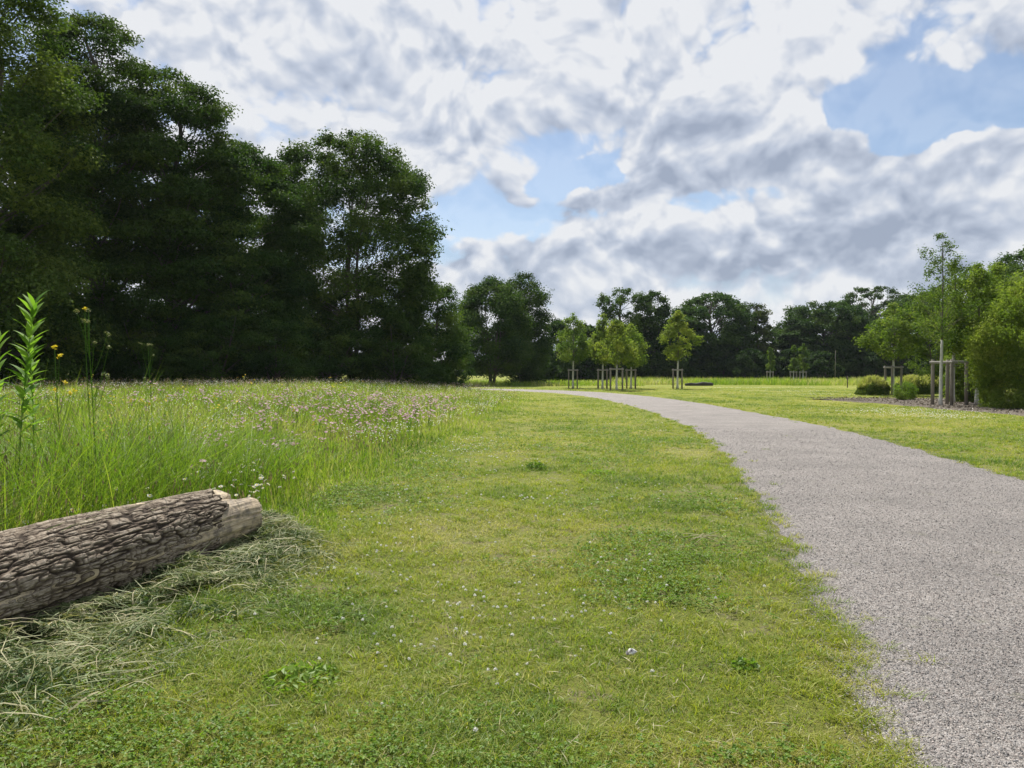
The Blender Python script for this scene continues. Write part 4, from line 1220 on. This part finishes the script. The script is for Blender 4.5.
def dome_grass(label, px, d, top, wp, seed):
    """dense rounded ornamental bush with tan tips"""
    r = np.random.default_rng(seed)
    x, y = at(px, d), d; H, Rr = zat(top, d), wp / F * d
    t = thing('ornamental_bush', label, 'bush', (x, y, H1(x, y)), 0, None)
    n = 9000
    dr = r.normal(size=(n, 3)); dr[:, 2] = np.abs(dr[:, 2]); dr /= np.linalg.norm(dr, axis=1)[:, None]
    P3 = dr * np.array([Rr, Rr, H * .9]) * (.7 + .3 * r.random(n) ** .5)[:, None] * (.72 + .5 * fbm(dr[:, 0] * 2.5 + seed, dr[:, 1] * 2.5, dr[:, 2] * 2.5, seed=161, oct=3))[:, None]
    P3[:, 2] += .05
    v, q, _, A = cards(P3, dr + r.normal(0, .5, (n, 3)), .13, .05, r.random(n))
    o = obj('foliage', mesh_from('foliage', v, [q], {'tint': A}), M['leaf'], t); o.color = (1.5, 1.35, 1.1, 1)
    m_ = 2600
    dr = r.normal(size=(m_, 3)); dr[:, 2] = np.abs(dr[:, 2]) + .35; dr /= np.linalg.norm(dr, axis=1)[:, None]
    base = dr * np.array([Rr, Rr, H * .9]) * .9
    keep = base[:, 2] > H * .35; base = base[keep]; m_ = len(base)
    v, q, tr_, A = blades(base, r.uniform(.15, .4, m_), np.full(m_, .035), r.uniform(.2, .8, m_), 2, r.uniform(.72, 1, m_))
    obj('dry_tips', mesh_from('dry_tips', v, [q, tr_], {'tint': A}), M['meadow'], t)
    return t


dome_grass('rounded dark ornamental bush with tan tips, first before the plain stake frame', 873, 51.5, 375, 17, 1)
dome_grass('rounded ornamental bush with tan tips just past the plain stake frame', 912, 53, 374, 18, 2)
dome_grass('rounded ornamental bush with tan tips half hidden by the large stake frame', 931, 54, 374, 16, 3)

# far dark log, bench-low, in the grass
mb = MB()
uu = np.linspace(-1.55, 1.55, 12)
mb.tube(np.c_[uu, .15 * uu, .13 + .04 * np.sin(uu * 2.3)], .24 * (1 - .35 * (uu / 1.55) ** 4) + .03 * np.sin(uu * 5), 14, wob=.5)
o = obj('distant_log', mb.mesh('distant_log'), M['strap'], loc=(at(699, 84), 84, H1(at(699, 84), 84)))
tag(o, 'dark felled log lying before the rough grass under the far trees', 'log')
x, y = at(835, 96), 96
mb = MB(); mb.tube([(0, 0, -.1), (.02, 0, 2), (.05, 0, 4.2)], [.035, .03, .02], 8)
tag(obj('bare_pole', mb.mesh('bare_pole'), M['post'], loc=(x, y, H1(x, y))), 'thin bare pole standing in the rough grass under the domed tree', 'pole')
mb = MB(); mb.tube([(0, 0, -.1), (.0, 0, .6), (.0, 0, 1.15)], .05, 8); mb.tube([(-.14, 0, .85), (.14, 0, .87)], .03, 6)
x, y = at(847.5, 74), 74
tag(obj('marker_post', mb.mesh('marker_post'), M['trunk'], loc=(x, y, H1(x, y))), 'short dark post with a crosspiece at the edge of the rough grass', 'post')

# ------------------------------------------------------------------ haze
HAZE = 0.00012
hb = np.array([(x, y, z) for x in (-330, 330) for y in (-70, 330) for z in (-1.2, 31)], float)
hf = np.array([(0, 1, 3, 2), (4, 6, 7, 5), (0, 4, 5, 1), (2, 3, 7, 6), (0, 2, 6, 4), (1, 5, 7, 3)])
if HAZE > 0:
    m, t, out = material('air_haze')
    pv = t.node('ShaderNodeVolumePrincipled'); pv.inputs['Color'].default_value = (.78, .86, .97, 1); pv.inputs['Density'].default_value = HAZE
    t.l.new(pv.outputs[0], out.inputs['Volume'])
    tag(obj('haze', mesh_from('haze', hb, [hf]), m), kind='stuff')

# ------------------------------------------------------------------ sun, sky, clouds
SUN_EL, SUN_AZ = 58.0, -14.0      # azimuth from the view direction, negative = towards the wood
ld = bpy.data.lights.new('sun', 'SUN'); ld.energy = 5.0; ld.angle = math.radians(.6); ld.color = (1, .95, .87)
lo = bpy.data.objects.new('sun', ld); COL.objects.link(lo)
lo.rotation_euler = (math.radians(90 - SUN_EL), 0, math.radians(180 - SUN_AZ))
lo.location = (0, 0, 60)

wd = bpy.data.worlds.new('World'); sc.world = wd; wd.use_nodes = True
wd.node_tree.nodes.clear(); w = NT(wd.node_tree)
out = w.node('ShaderNodeOutputWorld')
sky = w.node('ShaderNodeTexSky', sky_type='NISHITA', sun_disc=False)
sky.sun_elevation = math.radians(SUN_EL); sky.sun_rotation = math.radians(SUN_AZ); sky.altitude = 50; sky.air_density = 1.0; sky.dust_density = .6; sky.ozone_density = 1.5
bg = w.node('ShaderNodeBackground'); w.l.new(sky.outputs[0], bg.inputs[0]); bg.inputs[1].default_value = .078


def sky_group():
    """fractal cloud depth in a direction: soft masses with cauliflower puffs"""
    g = bpy.data.node_groups.new('cloud_depth', 'ShaderNodeTree')
    g.interface.new_socket('Direction', in_out='INPUT', socket_type='NodeSocketVector')
    g.interface.new_socket('Depth', in_out='OUTPUT', socket_type='NodeSocketFloat')
    g.interface.new_socket('Puff', in_out='OUTPUT', socket_type='NodeSocketFloat')
    t = NT(g); gi = t.node('NodeGroupInput'); go = t.node('NodeGroupOutput')
    # a sphere of directions squeezed so that clouds lie flatter than tall
    p = t.vmath('MULTIPLY', gi.outputs[0], (1.0, 1.0, 1.2))
    wn = t.node('ShaderNodeTexNoise'); t.put(wn.inputs['Vector'], p); wn.inputs['Scale'].default_value = 7; wn.inputs['Detail'].default_value = 2
    p = t.vmath('ADD', p, t.vmath('SCALE', t.vmath('SUBTRACT', wn.outputs['Color'], (.5, .5, .5)), scale=.09))
    big = t.noise(p, 5.5, 8, .57)
    v = t.node('ShaderNodeTexVoronoi', feature='F1'); t.put(v.inputs['Vector'], p); v.inputs['Scale'].default_value = 15
    v.inputs['Detail'].default_value = 2.5; v.inputs['Roughness'].default_value = .6
    puff = t.math('SUBTRACT', .5, v.outputs['Distance'])
    dep = t.math('ADD', t.math('MULTIPLY', t.math('SUBTRACT', big, .5), 2.5), t.math('MULTIPLY', puff, .75))
    t.put(go.inputs[0], dep); t.put(go.inputs[1], puff)
    return g


# (px, py, rx, ry, weight): bearings of the big cloud masses and, negative, the blue gaps
MASS = [(750, 150, 125, 36, 1.0), (690, 100, 52, 30, .6), (585, 92, 60, 30, .65), (905, 190, 72, 46, .95), (370, 38, 85, 34, .55), (450, 118, 46, 20, .45), (770, 236, 90, 34, .65), (640, 232, 80, 30, .5), (510, 256, 80, 30, .55),
        (985, 250, 80, 46, .5), (1000, 30, 60, 56, .55), (520, 186, 36, 20, .6), (610, 198, 40, 14, .55), (850, 130, 24, 16, .55), (990, 112, 14, 9, .5), (1000, 140, 40, 12, .5),
        (575, 180, 44, 13, -1.0), (482, 214, 60, 18, -1.05), (905, 118, 64, 30, -1.15), (965, 100, 60, 28, -.95), (870, 96, 34, 14, -.3), (185, 40, 70, 50, .3), (300, 130, 170, 90, .3), (600, 30, 260, 50, .3), (450, 250, 28, 14, -.4), (650, 212, 60, 7, -.35), (790, 200, 40, 6, -.3), (555, 150, 26, 10, -.4), (700, 205, 30, 8, -.4)]
G = sky_group()
BASE, LITK = .50, .28
dirv = w.vmath('NORMALIZE', w.node('ShaderNodeTexCoord').outputs['Generated'])
n1 = w.node('ShaderNodeGroup'); n1.node_tree = G; w.put(n1.inputs[0], dirv)
n2 = w.node('ShaderNodeGroup'); n2.node_tree = G; w.put(n2.inputs[0], w.vmath('ADD', dirv, (0, 0, .022)))
d1, d2 = n1.outputs[0], n2.outputs[0]
# bearings, warped so that the masses keep no oval outline
w2 = w.node('ShaderNodeTexNoise'); w.put(w2.inputs['Vector'], dirv); w2.inputs['Scale'].default_value = 10; w2.inputs['Detail'].default_value = 5
ws = w.node('ShaderNodeSeparateColor'); w.put(ws.inputs[0], w2.outputs['Color'])
sx = w.node('ShaderNodeSeparateXYZ'); w.put(sx.inputs[0], dirv)
az = w.math('ADD', w.math('ARCTAN2', sx.outputs[0], sx.outputs[1]), w.math('MULTIPLY', w.math('SUBTRACT', ws.outputs[0], .5), .15))
el = w.math('ADD', w.math('ARCSINE', sx.outputs[2]), w.math('MULTIPLY', w.math('SUBTRACT', ws.outputs[1], .5), .07))
ms = md = None
for px, py, rx, ry, wt in MASS:
    a0 = math.atan((px - 512) / F); e0 = math.atan((HOR - py) / F * math.cos(a0))
    u = w.math('MULTIPLY_ADD', az, F / rx, -a0 * F / rx); vv = w.math('MULTIPLY_ADD', el, F / ry, -e0 * F / ry)
    r2 = w.math('MULTIPLY_ADD', u, u, w.math('MULTIPLY', vv, vv))
    ga = w.math('DIVIDE', wt, w.math('MULTIPLY_ADD', w.math('MULTIPLY', r2, r2), r2, 1.0))
    ms = ga if ms is None else w.math('ADD', ms, ga)
    if wt > .4:        # a mass is bright on its sunward top and grey beneath
        gd = w.math('MULTIPLY', ga, w.math('MULTIPLY_ADD', vv, -.70, .48))
        md = gd if md is None else w.math('ADD', md, gd)
base = w.math('ADD', w.math('ADD', d1, ms), w.mapr(el, .02, .19, .9, BASE))
cover = w.mapr(base, -.16, .24, w.mapr(el, .03, .20, 1.0, .22), 1.0)
thick = w.mapr(d1, -.1, 1.0)
lit = w.math('MULTIPLY_ADD', w.math('SUBTRACT', d2, d1), LITK, w.math('MULTIPLY', w.math('SUBTRACT', n2.outputs[1], n1.outputs[1]), .70))         # below 0: thinner above = sunlit rim, over 0: underside
dark = w.math('ADD', w.math('ADD', w.math('MULTIPLY', md, .92), w.math('ADD', w.math('MULTIPLY_ADD', thick, .30, .07), w.mapr(el, .04, .30, .12, 0.0))), lit, clamp=True)
cc = w.ramp(dark, [(0, (.60, .61, .63)), (.22, (.50, .525, .575)), (.5, (.385, .425, .505)), (1, (.255, .295, .375))])
bc = w.node('ShaderNodeBackground'); w.l.new(cc, bc.inputs[0]); bc.inputs[1].default_value = .88
mx = w.node('ShaderNodeMixShader'); w.put(mx.inputs[0], w.math('MULTIPLY', cover, .97)); w.l.new(bg.outputs[0], mx.inputs[1]); w.l.new(bc.outputs[0], mx.inputs[2])
w.l.new(mx.outputs[0], out.inputs[0])
wd.cycles.sampling_method = 'MANUAL'; wd.cycles.sample_map_resolution = 256

# ------------------------------------------------------------------ camera and render settings
cam = bpy.data.cameras.new('camera'); co = bpy.data.objects.new('camera', cam); COL.objects.link(co)
cam.sensor_width = 36; cam.lens = 36 * F / 1024; cam.clip_end = 6000; cam.clip_start = .05
co.location = (0, 0, CAMH)
co.rotation_euler = (PI / 2 - math.atan((384 - HOR) / F), 0, 0)
sc.camera = co
sc.view_settings.view_transform = 'Standard'; sc.view_settings.look = 'None'; sc.view_settings.exposure = 0.66; sc.view_settings.gamma = 1
cy = sc.cycles
cy.max_bounces = 6; cy.diffuse_bounces = 3; cy.glossy_bounces = 2; cy.transmission_bounces = 4; cy.volume_bounces = 0; cy.transparent_max_bounces = 8
cy.use_denoising = True
cy.caustics_reflective = False; cy.caustics_refractive = False
